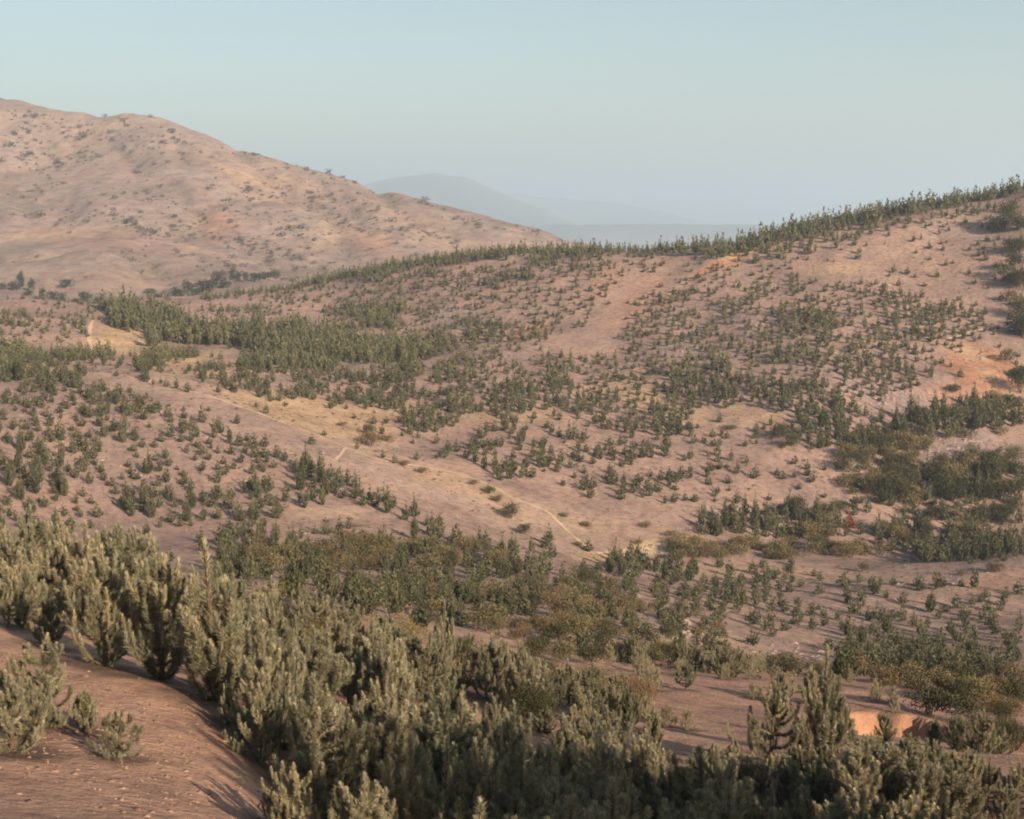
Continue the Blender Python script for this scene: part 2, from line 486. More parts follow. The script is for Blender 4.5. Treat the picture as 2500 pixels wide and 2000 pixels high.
def mountain(name, prof, dist, depth, mat, seed):
    xs = []; tops = []
    for (px, py) in prof:
        rx, ry, rz = ray(px, py); xs.append(float(rx) * dist); tops.append(EYE + float(rz) * dist)
    xs = np.array(xs); tops = np.array(tops)
    X = np.linspace(xs[0], xs[-1], 240); t = np.linspace(-1, 1, 60)
    XX, TTt = np.meshgrid(X, t); YY = dist + TTt * depth
    top = np.interp(XX, xs, tops) + 240
    prof_ = (1 - np.abs(TTt)) ** 1.15
    rg = fbm(XX / 900, YY / 700, 5, seed)
    Z = -240 + top * np.clip(prof_ * (1 + .5 * rg * (1 - prof_)), 0, 1.05) + 14 * fbm(XX / 260, YY / 260, 4, seed + 9) * (prof_ > 0.02)
    V = np.stack([XX, YY, Z], -1).reshape(-1, 3)
    tag(link(name, mesh_from(name, V, grid_faces(60, 240), [mat], shade=True)), kind='structure')
M_MTN = flat_mat('mountain_scrub', (0.10, 0.095, 0.085), 0.6, 0.0016)
mountain('mountain', [(300,560),(620,505),(870,452),(930,440),(1010,428),(1065,421),(1134,431),(1176,446),(1209,463),(1260,486),(1330,515),(1420,552),(1500,590)], 9800, 2400, M_MTN, 5)
mountain('mountain', [(850,560),(1000,505),(1150,480),(1243,471),(1301,478),(1385,484),(1510,494),(1593,511),(1677,532),(1800,556),(1950,590)], 14500, 3000, M_MTN, 15)
mountain('low_hills', [(900,600),(1050,566),(1200,551),(1350,546),(1500,548),(1650,545),(1800,547),(1950,552),(2200,590)], 7600, 900, M_MTN, 25)

# ------------------------------------------------------------------ haze: one closed box of thin air
def haze_box():
    m = bpy.data.materials.new('haze_air'); m.use_nodes = True
    t = m.node_tree; t.nodes.clear()
    o = node(t, 'ShaderNodeOutputMaterial'); v = node(t, 'ShaderNodeVolumePrincipled')
    v.inputs['Color'].default_value = (0.66, 0.82, 0.96, 1)
    v.inputs['Density'].default_value = HAZE
    v.inputs['Anisotropy'].default_value = 0.25
    t.links.new(v.outputs[0], o.inputs['Volume'])
    x0, x1, y0, y1, z0, z1 = -62000, 62000, -4500, 71000, -260, 480
    V = [(x0,y0,z0),(x1,y0,z0),(x1,y1,z0),(x0,y1,z0),(x0,y0,z1),(x1,y0,z1),(x1,y1,z1),(x0,y1,z1)]
    F = [(3,2,1,0),(4,5,6,7),(0,1,5,4),(1,2,6,5),(2,3,7,6),(3,0,4,7)]
    tag(link('haze', mesh_from('haze', V, F, [m])), kind='stuff')
HAZE = 0.00019
haze_box()
# ------------------------------------------------------------------ plant shapes
class Leaves:
    """collects small triangles (needles, leaves) and quads of wood"""
    def __init__(self): self.v = []; self.f = []; self.t = []; self.n = 0
    def add(self, V, tint):          # V (k,3,3)
        k = len(V)
        if k == 0: return
        self.v.append(V.reshape(-1, 3)); self.f.append(np.arange(self.n, self.n + 3 * k).reshape(-1, 3))
        self.t.append(np.repeat(tint, 3)); self.n += 3 * k
    def arrays(self):
        return np.concatenate(self.v), np.concatenate(self.f), np.concatenate(self.t)

def frame(a):
    a = a / np.maximum(np.linalg.norm(a, axis=-1, keepdims=True), 1e-9)
    ref = np.where(np.abs(a[..., 2:3]) < 0.9, np.array([0., 0, 1]), np.array([1., 0, 0]))
    u = np.cross(ref, a); u /= np.maximum(np.linalg.norm(u, axis=-1, keepdims=True), 1e-9)
    return a, u, np.cross(a, u)

def brush(L, P, R, n, rng, width=0.02, green=0.5, lean=0.75, dead=0.0):
    """bottle-brush of needles along the polyline P with reach R"""
    P = np.asarray(P, float)
    seg = np.linalg.norm(np.diff(P, axis=0), axis=1); cum = np.r_[0, np.cumsum(seg)]
    s = rng.random(n) ** 0.85 * cum[-1]
    B = np.stack([np.interp(s, cum, P[:, k]) for k in range(3)], -1)
    i = np.clip(np.searchsorted(cum, s) - 1, 0, len(seg) - 1)
    A, U, W = frame(np.diff(P, axis=0)[i])
    ph = rng.random(n) * 6.2832
    o = U * np.cos(ph)[:, None] + W * np.sin(ph)[:, None]
    t = s / cum[-1]
    le = lean + 0.9 * smooth(0.82, 1.0, t) + rng.normal(0, .3, n)
    d = o + A * le[:, None]; d /= np.linalg.norm(d, axis=1, keepdims=True)
    r = R * (1.25 - 0.30 * t - .30 * smooth(.8, 1, t)) * rng.uniform(.5, 1.25, n)
    tip = B + d * r[:, None]
    side = np.cross(A, o) + rng.normal(0, .35, (n, 3)); side /= np.maximum(np.linalg.norm(side, axis=1, keepdims=True), 1e-9)
    wd = width * rng.uniform(.7, 1.3, n)
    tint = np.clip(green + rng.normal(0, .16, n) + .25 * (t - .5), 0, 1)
    C = B + o * (R * .18)
    L.add(np.stack([C - side * wd[:, None] * .6, C + side * wd[:, None] * .6, tip], 1), tint)

def stick(V, F, P, r0, r1, k=5):
    """tapered limb along the polyline P, appended to the lists V and F (quads)"""
    P = np.asarray(P, float); n = len(P); b = sum(len(v) for v in V)
    D = np.gradient(P, axis=0); _, U, W = frame(D)
    rr = np.linspace(r0, r1, n)
    a = np.arange(k) * 6.2832 / k
    ring = P[:, None] + (U[:, None] * np.cos(a)[None, :, None] + W[:, None] * np.sin(a)[None, :, None]) * rr[:, None, None]
    V.append(ring.reshape(-1, 3))
    for i in range(n - 1):
        for j in range(k):
            F.append((b + i * k + j, b + i * k + (j + 1) % k, b + (i + 1) * k + (j + 1) % k, b + (i + 1) * k + j))

M_NEEDLE_NEAR = leaf_mat('needles_grey_green', (0.115, 0.106, 0.062), (0.335, 0.305, 0.198), 0.6)
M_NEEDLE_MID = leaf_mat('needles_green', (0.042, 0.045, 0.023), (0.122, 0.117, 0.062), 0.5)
M_NEEDLE_DEAD = leaf_mat('needles_dead_red', (0.13, 0.030, 0.018), (0.26, 0.075, 0.042), 0.2)
M_BUSH = leaf_mat('scrub_leaves', (0.042, 0.038, 0.018), (0.180, 0.146, 0.070), 1.0)
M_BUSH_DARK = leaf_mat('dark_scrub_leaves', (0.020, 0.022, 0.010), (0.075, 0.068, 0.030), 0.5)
M_BUSH_YELLOW = leaf_mat('yellow_scrub_leaves', (0.12, 0.10, 0.028), (0.24, 0.20, 0.07), 0.25)
M_BUSH_BROWN = leaf_mat('brown_scrub_leaves', (0.070, 0.050, 0.027), (0.175, 0.122, 0.064), 0.5)
M_FAR_LEAF = leaf_mat('valley_tree_leaves', (0.020, 0.024, 0.014), (0.058, 0.062, 0.034), 0.4)
M_FAR_SCRUB = leaf_mat('hill_scrub_leaves', (0.042, 0.038, 0.031), (0.095, 0.083, 0.064), 0.6)
M_BARK = flat_mat('pine_bark', (0.085, 0.058, 0.038), 0.35, 9.0)
M_GREYWOOD = flat_mat('grey_wood', (0.16, 0.125, 0.09), 0.3, 9.0)
M_GRASS = leaf_mat('dry_grass', (0.14, 0.095, 0.055), (0.30, 0.21, 0.11), 0.2)
M_ROCK = flat_mat('grey_rock', (0.24, 0.175, 0.145), 0.35, 2.0)

def candle_pine(seed, h=1.0, width=0.30, whorls=7, dens=1.0, leader=0.30):
    """young radiata-like pine of height 1: trunk sticks, plus a list of branches each with its own needles.
    width = half spread at the widest, branches rise like a candelabrum"""
    rng = np.random.default_rng(seed)
    lean = rng.normal(0, .035, 2)
    def axis(z): return np.array([lean[0] * z * z, lean[1] * z * z, z])
    tv, tf = [], []
    stick(tv, tf, [axis(z) for z in np.linspace(-0.06, 0.93, 7)], 0.026, 0.006, 6)
    branches = []
    top = Leaves()
    brush(top, [axis(z) for z in np.linspace(1 - leader, 0.985, 4)], 0.046, int(560 * dens), rng, .0046, .62, .85)
    brush(top, [axis(z) for z in np.linspace(.12, 1 - leader, 5)], 0.048, int(330 * dens), rng, .0062, .45, .9)
    branches.append((top, None))
    zs = np.linspace(0.02, 1 - leader * 1.1, whorls) + rng.normal(0, .015, whorls)
    for wi, z in enumerate(zs):
        f = z / (1 - leader)
        nb = 7 if f < .1 else rng.integers(3, 5)
        off = rng.random() * 6.28
        for b in range(nb):
            ph = off + b * 6.2832 / nb + rng.normal(0, .25)
            reach = width * (1.08 - 0.62 * f ** 1.2) * rng.uniform(.55, 1.15)
            rise = (0.30 + 0.12 * (1 - f)) * rng.uniform(.6, 1.25)
            rise = min(rise, max(.13, .99 - .52 * reach / width - z))
            o = np.array([math.cos(ph), math.sin(ph), 0])
            b0 = axis(z)
            tt = np.linspace(0, 1, 7)
            P = b0 + o[None] * (reach * (1 - (1 - tt) ** 2.3))[:, None] + np.array([0, 0, 1.])[None] * (rise * (0.35 * tt + 0.65 * tt ** 1.7))[:, None]
            P[1:] += rng.normal(0, .006, (6, 3))
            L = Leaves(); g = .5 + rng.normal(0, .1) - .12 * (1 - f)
            brush(L, P, 0.043, int(600 * dens), rng, .0042, g, .7)
            for s in range(rng.integers(1, 5)):
                k = rng.uniform(.2, .85); q = np.array([np.interp(k, tt, P[:, c]) for c in range(3)])
                a2 = ph + rng.normal(0, 1.0); o2 = np.array([math.cos(a2), math.sin(a2), 0])
                ln = rng.uniform(.11, .2) * (1.1 - .3 * f)
                Q = np.array([q, q + o2 * ln * .34 + np.array([0, 0, ln * .35]), q + o2 * ln * .45 + np.array([0, 0, ln])])
                brush(L, Q, 0.039, int(260 * dens), rng, .0044, g + .06, 1.0)
            wv, wf = [], []
            stick(wv, wf, P[:6], .0085, .003, 4)
            branches.append((L, (wv, wf)))
    return (tv, tf), branches

def tri_quads(F): return np.array([[a, b, c, d] for a, b, c, d in F])

def as_tris(F4):
    F4 = np.asarray(F4); return np.concatenate([F4[:, [0, 1, 2]], F4[:, [0, 2, 3]]])

def branch_mesh(name, L, wood, needle_mat, bark_mat, scale=1.0):
    V, F, t = L.arrays()
    mi = np.zeros(len(F), int)
    if wood is not None and wood[1]:
        wv = np.concatenate(wood[0]); wf = as_tris(wood[1])
        F = np.concatenate([F, wf + len(V)]); mi = np.r_[mi, np.ones(len(wf), int)]
        V = np.concatenate([V, wv]); t = np.r_[t, np.full(len(wv), .3)]
    return mesh_from(name, V * scale, F, [needle_mat, bark_mat], mi, {'tint': ('FLOAT', t)})

def crown_mesh(name, branches, needle_mat, bark_mat):
    L = Leaves(); wv, wf = [], []
    V = []; F = []; T = []; MI = []; n = 0
    for (l, wd) in branches:
        v, f, t = l.arrays(); V.append(v); F.append(f + n); T.append(t); MI.append(np.zeros(len(f), int)); n += len(v)
        if wd is not None:
            v = np.concatenate(wd[0]); f = as_tris(wd[1]); V.append(v); F.append(f + n); T.append(np.full(len(v), .3)); MI.append(np.ones(len(f), int)); n += len(v)
    return mesh_from(name, np.concatenate(V), np.concatenate(F), [needle_mat, bark_mat], np.concatenate(MI), {'tint': ('FLOAT', np.concatenate(T))})

def trunk_mesh(name, tr, mat):
    return mesh_from(name, np.concatenate(tr[0]), np.array(tr[1]), [mat], shade=True)

def fuzzy_pine(seed, n, width=0.27, narrow=1.0, leafw=0.055, leafl=0.15):
    """compact pine of height 1 seen from far off: tufts over several rising shoots"""
    rng = np.random.default_rng(seed)
    L = Leaves()
    k = 11
    shoots = [((0, 0), 1.0, .12)]
    for i in range(k):
        ph = i * 2.4 + rng.random(); r = width * math.sqrt((i + 1) / k) * rng.uniform(.75, 1.1)
        shoots.append(((r * math.cos(ph), r * math.sin(ph)), (1 - .62 * (r / width) ** 1.2) * rng.uniform(.78, 1.02), .115))
    per = n // len(shoots)
    for (xy, top, R) in shoots:
        zb = 0.03 if top < .95 else .1
        z = zb + (top - zb) * rng.random(per) ** .9
        fz = (z - zb) / (top - zb)
        cx = xy[0] * (0.35 + .65 * smooth(0, .5, fz)); cy = xy[1] * (0.35 + .65 * smooth(0, .5, fz))
        ph = rng.random(per) * 6.2832; rr = R * np.sqrt(rng.random(per)) * (1.05 - .75 * fz) * narrow
        B = np.stack([cx + rr * np.cos(ph), cy + rr * np.sin(ph), z], -1)
        d = np.stack([np.cos(ph) * .8 + rng.normal(0, .25, per), np.sin(ph) * .8 + rng.normal(0, .25, per), rng.uniform(.35, 1.3, per)], -1)
        d /= np.linalg.norm(d, axis=1, keepdims=True)
        side = np.stack([-np.sin(ph), np.cos(ph), np.zeros(per)], -1) + rng.normal(0, .45, (per, 3)); side /= np.linalg.norm(side, axis=1, keepdims=True)
        ln = leafl * rng.uniform(.6, 1.2, per) * (1 - .3 * fz); wd = leafw * rng.uniform(.7, 1.3, per)
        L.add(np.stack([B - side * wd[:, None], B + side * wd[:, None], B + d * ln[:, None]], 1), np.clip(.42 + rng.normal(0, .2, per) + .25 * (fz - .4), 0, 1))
    return L

def shrub_leaves(seed, n, lobes=6, flat=0.75, leaf=0.07, open_=0.35):
    """rounded open shrub of width 1 (radius .5), height about flat: leaf sprays on several uneven lobes"""
    rng = np.random.default_rng(seed); L = Leaves()
    cs = []
    for i in range(lobes):
        ph = i * 2.4 + rng.random() * .9; r = .30 * math.sqrt((i + .4) / lobes)
        cs.append((r * math.cos(ph), r * math.sin(ph), flat * rng.uniform(.38, .62), rng.uniform(.20, .30)))
    per = n // lobes
    for (x, y, z, R) in cs:
        d = rng.normal(0, 1, (per, 3)); d /= np.linalg.norm(d, axis=1, keepdims=True)
        r = R * (1 - open_ * rng.random(per) ** 1.5) * (1 + .30 * vnoise(d[:, 0] * 2.5 + seed, d[:, 1] * 2.5 + d[:, 2] * 3, seed))
        B = np.array([x, y, z]) + d * r[:, None] * np.array([1, 1, flat * 1.25])
        B[:, 2] = np.maximum(B[:, 2], .015)
        q = d + rng.normal(0, .6, (per, 3)); q[:, 2] += .3; q /= np.linalg.norm(q, axis=1, keepdims=True)
        side = np.cross(q, rng.normal(0, 1, (per, 3))); side /= np.linalg.norm(side, axis=1, keepdims=True)
        ln = leaf * rng.uniform(.7, 1.6, per); wd = leaf * rng.uniform(.35, .6, per)
        L.add(np.stack([B - side * wd[:, None], B + side * wd[:, None], B + q * ln[:, None]], 1), np.clip(.45 + rng.normal(0, .2, per), 0, 1))
    return L

def shrub_stems(seed, flat):
    rng = np.random.default_rng(seed); V, F = [], []
    for i in range(5):
        ph = i * 1.26 + rng.random(); r = rng.uniform(.15, .3)
        stick(V, F, [(0.02 * math.cos(ph), .02 * math.sin(ph), -.05), (.4 * r * math.cos(ph), .4 * r * math.sin(ph), flat * .3), (r * math.cos(ph), r * math.sin(ph), flat * .68)], .018, .005, 4)
    return V, F

def merge_plants(name, protos, which, pos, hgt, wid, rot, tint_shift, mats, label=None, kind='stuff', category=None):
    """many small plants as one mesh (each proto: V, F, tint)"""
    Vs, Fs, Ts = [], [], []; n = 0
    for k, (v, f, t) in enumerate(protos):
        idx = np.nonzero(which == k)[0]
        if len(idx) == 0: continue
        c, s = np.cos(rot[idx])[:, None], np.sin(rot[idx])[:, None]
        x = (v[None, :, 0] * c - v[None, :, 1] * s) * wid[idx][:, None] + pos[idx, 0][:, None]
        y = (v[None, :, 0] * s + v[None, :, 1] * c) * wid[idx][:, None] + pos[idx, 1][:, None]
        z = v[None, :, 2] * hgt[idx][:, None] + pos[idx, 2][:, None]
        Vs.append(np.stack([x, y, z], -1).reshape(-1, 3))
        Fs.append((f[None] + (np.arange(len(idx)) * len(v))[:, None, None]).reshape(-1, 3) + n)
        Ts.append(np.clip(t[None] + tint_shift[idx][:, None], 0, 1).ravel()); n += len(idx) * len(v)
    me = mesh_from(name, np.concatenate(Vs), np.concatenate(Fs), mats, None, {'tint': ('FLOAT', np.concatenate(Ts))})
    o = link(name, me); tag(o, label, category, None, kind); return o
# ------------------------------------------------------------------ where the planted pines stand
# (outline in the survey picture, share of planting spots taken, mean height, wording)
def R_(x0, y0, x1, y1): return [(x0, y0), (x1, y0), (x1, y1), (x0, y1)]
STANDS = [
 # sparse ground cover of pines by region, then the dense stands
 ([(780,690),(1500,622),(1720,625),(1500,760),(1300,850),(1100,900),(800,790)], .42, 1.4),
 ([(1500,640),(2000,585),(2500,490),(2500,680),(2150,720),(1700,700),(1560,700)], .34, 1.5),
 ([(1560,720),(1900,690),(2300,730),(2450,800),(2300,900),(2200,1000),(1650,950),(1500,880)], .46, 1.65),
 ([(1150,870),(1650,870),(1650,1000),(1150,1000)], .46, 1.55),
 ([(1120,1000),(2000,1040),(2050,1250),(1700,1260),(1450,1200),(1120,1100)], .22, 1.8),
 ([(850,1040),(1130,1000),(1150,1140),(980,1110)], .10, 1.5),
 (R_(0,765,215,830), .42, 1.1), (R_(240,880,700,910), .12, 1.4), ([(470,760),(850,690),(850,745),(600,780)], .35, 1.6),
 (R_(2050,560,2450,700), .09, 2.0),
 ([(1590,616),(1738,608),(1809,598),(1892,575),(2143,522),(2300,498),(2500,462),(2500,474),(2393,497),(2226,529),(2143,547),(2060,568),(2017,584),(1892,604),(1809,630),(1738,630),(1675,625),(1600,625)], .92, 3.3), ([(1640,632),(1809,630),(2017,584),(2226,529),(2500,497),(2500,515),(2226,552),(2040,608),(1850,655)], .42, 2.6), ([(1480,606),(1600,604),(1600,626),(1490,626)], .5, 2.2),
 ([(740,698),(800,678),(1000,642),(1200,618),(1490,610),(1490,622),(1293,624),(1217,637),(1134,645),(1034,655),(904,680),(800,692),(740,706)], .85, 2.8),
 ([(500,728),(740,700),(740,708),(500,738)], .5, 1.8),
 ([(875,667),(1100,660),(1090,700),(1000,708),(900,692)], .62, 2.2), (R_(1092,660,1217,709), .45, 2.0), (R_(1293,628,1364,663), .7, 2.3), (R_(1364,620,1485,648), .7, 2.3),
 (R_(1222,662,1305,692), .7, 2.3), (R_(1414,655,1489,674), .5, 2.0), (R_(1300,694,1418,752), .36, 1.9), (R_(1426,712,1535,752), .55, 2.0), (R_(935,717,990,752), .5, 2.0),
 ([(246,758),(330,752),(438,775),(459,796),(668,804),(835,813),(900,838),(900,879),(835,884),(710,879),(651,871),(585,850),(443,842),(363,846),(351,838),(376,817),(259,804)], .97, 4.0),
 (R_(800,838,1060,886), .93, 3.4), (R_(842,752,980,806), .8, 2.8), (R_(795,796,848,836), .8, 2.8), (R_(1034,826,1100,878), .75, 2.8), (R_(1100,792,1217,845), .8, 2.6), (R_(1217,804,1301,840), .6, 2.3),
 (R_(351,856,484,880), .75, 2.4), ([(572,888),(700,875),(835,885),(835,913),(700,915),(572,908)], .8, 2.8),
 (R_(12,764,92,804), .5, 1.8), (R_(146,788,213,818), .7, 2.0), (R_(0,845,63,936), .92, 2.9), (R_(63,862,271,894), .6, 2.3), (R_(63,912,209,944), .7, 2.3), (R_(334,892,401,911), .7, 2.2),
 ([(321,916),(400,928),(470,968),(440,970),(360,938)], .75, 2.0), (R_(488,900,551,936), .55, 2.1), ([(534,925),(620,915),(720,960),(715,988),(640,975),(560,960)], .62, 2.0),
 ([(710,915),(900,905),(900,1000),(800,1000),(710,960)], .68, 2.1), ([(800,915),(1034,890),(1034,990),(960,1010),(860,985)], .74, 2.3), (R_(1050,888,1176,936), .76, 2.3),
 ([(975,1000),(1147,934),(1160,1010),(1080,1060),(985,1062)], .75, 2.3), (R_(1192,942,1309,1012), .82, 2.5), (R_(1330,905,1405,966), .9, 2.8), (R_(1322,972,1451,1006), .78, 2.3),
 ([(1385,980),(1460,985),(1577,1025),(1577,1062),(1480,1055),(1400,1010)], .72, 2.3), (R_(1593,1000,1700,1068), .9, 2.7),
 (R_(1167,1050,1280,1102), .58, 2.1), (R_(1380,1058,1435,1086), .7, 2.2), ([(1380,1095),(1500,1100),(1635,1090),(1635,1125),(1560,1140),(1400,1138)], .75, 2.4), (R_(1088,1095,1184,1142), .5, 1.9),
 (R_(1172,1136,1314,1178), .9, 2.3), (R_(1293,1108,1376,1144), .62, 2.2), (R_(1343,1172,1418,1200), .45, 2.0), (R_(1426,1182,1618,1224), .58, 2.2), (R_(1600,1150,1796,1195), .46, 2.1),
 (R_(1888,672,2017,732), .36, 2.0), (R_(1892,760,2043,824), .78, 2.6), (R_(2101,692,2226,724), .5, 2.1), (R_(2172,748,2310,828), .76, 2.6), (R_(2080,748,2172,803), .42, 2.1),
 ([(2239,720),(2285,738),(2440,778),(2450,799),(2370,792),(2290,768),(2240,745)], .72, 2.4), (R_(1892,855,2089,895), .82, 2.6), (R_(2089,830,2251,866), .58, 2.3), (R_(2055,880,2193,932), .82, 2.6), (R_(2193,902,2272,942), .5, 2.3),
 (R_(1663,772,1871,819), .42, 2.0), (R_(1642,892,1809,999), .84, 2.7), ([(1809,945),(1960,945),(2043,975),(2043,1016),(1900,1016),(1820,985)], .82, 2.7), (R_(1942,1005,2143,1054), .74, 2.6),
 (R_(1959,1010,2155,1100), .8, 2.7), ([(2150,1080),(2205,1025),(2393,995),(2500,990),(2500,1042),(2326,1072),(2205,1092)], .92, 3.6), (R_(2380,560,2500,640), .22, 2.6),
 # valley floor and beside the gully
 ([(1704,1268),(1770,1255),(2000,1245),(2130,1268),(2125,1315),(1900,1322),(1720,1305)], .9, 3.0), (R_(2164,1245,2500,1284), .85, 2.6),
 ([(2130,1300),(2250,1296),(2414,1305),(2500,1310),(2500,1362),(2414,1372),(2250,1374),(2130,1340)], .9, 2.9), (R_(2240,1170,2500,1240), .8, 3.0), (R_(2050,1225,2200,1300), .35, 2.4),
 # the left spur
 ([(0,950),(250,930),(420,1000),(700,1120),(720,1290),(0,1290)], .62, 1.35),
 ([(184,945),(270,950),(347,1010),(347,1086),(250,1080),(184,1020)], .66, 1.9), ([(347,1010),(470,1010),(576,1060),(576,1090),(420,1075)], .6, 1.9), ([(585,1090),(640,1090),(718,1130),(690,1140)], .55, 1.9),
 ([(42,1070),(180,1055),(250,1090),(250,1170),(60,1160)], .7, 2.1), (R_(0,1135,188,1225), .9, 2.3), ([(317,1160),(401,1150),(401,1286),(300,1286)], .66, 2.3), (R_(400,1180,585,1286), .6, 2.1),
 (R_(585,1185,700,1286), .5, 2.0), ([(710,1150),(740,1130),(820,1160),(900,1215),(900,1262),(720,1240)], .85, 2.7), ([(800,1150),(870,1170),(967,1235),(967,1262),(820,1262)], .66, 2.3),
 ([(967,1250),(1080,1260),(1200,1320),(1200,1345),(967,1320)], .62, 2.4), (R_(543,1300,900,1338), .36, 2.0), ([(60,945),(190,950),(200,975),(60,970)], .4, 1.6),
 # right spur
 ([(1300,1395),(1700,1400),(2000,1420),(2450,1430),(2480,1640),(1900,1560),(1300,1540)], .34, 1.65),
 ([(1600,1385),(1690,1385),(1690,1418),(1600,1415)], .85, 2.4), (R_(1480,1370,1600,1412), .6, 2.3), (R_(1767,1400,2038,1453), .38, 1.9), ([(1600,1430),(1913,1440),(1913,1552),(1600,1500)], .5, 1.7), (R_(2040,1430,2490,1660), .40, 1.75),
 # mixed scrub of the near valley
 (R_(540,1335,1350,1420), .42, 2.2), (R_(700,1420,1500,1540), .28, 2.0),
 # kept bare: smooth spur flank, the flat by the track, the straw fields
 ([(210,915),(330,925),(640,1020),(900,1112),(1200,1250),(1440,1345),(1700,1300),(1700,1240),(1560,1235),(1400,1240),(1240,1190),(1330,1330),(1180,1330),(960,1245),(820,1140),(690,1085),(560,1020),(420,985),(330,960),(200,935)], .004, 1.2),
 (R_(1000,1135,1170,1200), .0, 1), ([(262,808),(350,818),(350,858),(262,866)], .0, 1), ([(400,886),(560,880),(640,880),(560,896),(400,905)], .02, 1.2),
 ([(1500,700),(1640,640),(1680,650),(1560,740),(1480,790),(1440,780)], .03, 1.3), (R_(1960,640,2150,692), .04, 1.3), ([(2280,860),(2480,830),(2500,960),(2340,965)], .10, 1.6),
]
def in_poly(px, py, poly):
    c = np.zeros(px.shape, bool); n = len(poly); j = n - 1
    for i in range(n):
        xi, yi = poly[i]; xj, yj = poly[j]
        if yi != yj:
            c ^= ((yi > py) != (yj > py)) & (px < (xj - xi) * (py - yi) / (yj - yi) + xi)
        j = i
    return c

# planting grid over the land, in rows
a_row = math.radians(28)
gu, gv = np.meshgrid(np.arange(-420, 420, 2.25), np.arange(-220, 760, 2.9))
gu = gu + RNG.normal(0, .34, gu.shape); gv = gv + RNG.normal(0, .42, gv.shape)
bx = (gu * math.cos(a_row) - gv * math.sin(a_row)).ravel(); by = (gu * math.sin(a_row) + gv * math.cos(a_row)).ravel()
ok = (by > 78) & (by < 560) & (np.abs(bx) < by * .40 + 8)
bx, by = bx[ok], by[ok]
bz = ground(bx, by)
px, py = project(bx, by, bz)
wob = fbm(bx / 7, by / 7, 3, 91)
pxw = px + 16 * wob; pyw = py + 7 * fbm(bx / 6, by / 6, 3, 95)
dens = np.full(len(bx), .05); hmean = np.full(len(bx), 1.6)
for (poly, p, h) in STANDS:
    m = in_poly(pxw, pyw, poly)
    dens[m] = p; hmean[m] = h
dens[(by > 470) & (py > 700) & (px < 780)] *= 1.0
dens = np.where(dens < .6, dens * 1.3, dens); hmean = hmean * np.where((px < 1000) & (by < 240), 1.25, np.where(dens > .5, 1.25, 1.08))
patch = fbm(bx / 11, by / 11, 2, 99)
dens = np.where(dens < .5, dens * (1 + np.where((px < 720) & (by < 240), .5, 1.1) * patch), dens)
# out of sight (behind a crest) is left out
def visible(x, y, z, n=60):
    v = np.ones(len(x), bool); t = np.linspace(.15, .985, n)
    for k in t:
        v &= ground(x * k, y * k) < EYE + (z - EYE) * k + .4
    return v
keep = (RNG.random(len(bx)) < dens) & (px > -25) & (px < 2525)
bx, by, bz, px, py, hmean, dens = (a[keep] for a in (bx, by, bz, px, py, hmean, dens))
vis = visible(bx, by, bz + hmean)
bx, by, bz, px, py, hmean, dens = (a[vis] for a in (bx, by, bz, px, py, hmean, dens))
hgt = hmean * np.clip(RNG.normal(1.0, .24, len(bx)), .5, 1.6)
PINES = dict(x=bx, y=by, z=bz - .05, px=px, py=py, h=hgt, dens=dens)
print('planted pines', len(bx))
# ------------------------------------------------------------------ pines of the plantation
def region_of(px, py, y):
    if y > 300 or py < 1000:
        if px < 620: return 'above the far straw fields', 'young pines on the far slope'
        return 'on the opposite hillside', 'young pines on the far slope'
    if py > 1385 and px > 1560: return 'on the right slope', 'young pines on the right slope'
    if px < 720 and y > 160 and py < 1300:
        if py > 1150: return ('low on the spur beside the block' if px > 480 else 'low on the spur above near pines'), 'young pines on the left spur'
        if py > 1060: return ('midway up the spur by its flank' if px > 350 else 'midway up the left end of the spur'), 'young pines on the left spur'
        return 'high on the spur below the track', 'young pines on the left spur'
    if px < 980 and py < 1275 and px >= 700 and y < 240: return 'in the dark block at the spur end', 'young pines in the block at the spur end'
    if px < 1230 and 1235 < py < 1350 and y > 160: return 'along the foot of the left spur', 'young pines at the foot of the spur'
    if px > 1650 and 1225 < py < 1390: return 'in the dark belt along the gully', 'young pines along the gully'
    if px > 2130 and py < 1225: return 'in the corner below the bank', 'young pines in the shady corner'
    if py < 1240: return 'on the flat beyond the footpath', 'young pines on the flat beyond the footpath'
    if px > 1230 and py < 1425: return 'in the row below the footpath end', 'young pines below the footpath'
    if py < 1420: return 'among olive scrub in the near valley', 'young pines in the valley scrub'
    return 'between bushes at the valley bottom', 'young pines in the valley scrub'

P = PINES
order = np.argsort(-(P['h'] / P['y']))
inframe = (P['px'] > 5) & (P['px'] < 2495)
single = [i for i in order if inframe[i]][:290]
sset = np.zeros(len(order), bool); sset[single] = True
PINE_MESH = []
for s in range(10):
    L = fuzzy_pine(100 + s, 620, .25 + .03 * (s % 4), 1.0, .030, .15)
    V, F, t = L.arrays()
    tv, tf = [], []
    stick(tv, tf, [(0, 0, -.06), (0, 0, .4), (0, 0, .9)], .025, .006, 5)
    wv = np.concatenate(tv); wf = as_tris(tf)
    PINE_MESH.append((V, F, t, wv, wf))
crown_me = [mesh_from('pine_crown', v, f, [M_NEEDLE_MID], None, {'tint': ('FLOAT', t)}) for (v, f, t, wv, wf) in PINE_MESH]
trunk_me = mesh_from('pine_trunk', PINE_MESH[0][3], PINE_MESH[0][4], [M_BARK])
xy_all = np.c_[P['x'], P['y']]
def spread(h, hm): return h * (1.50 - .24 * np.clip(h, .8, 3.6))   # short ones are round, tall ones slim
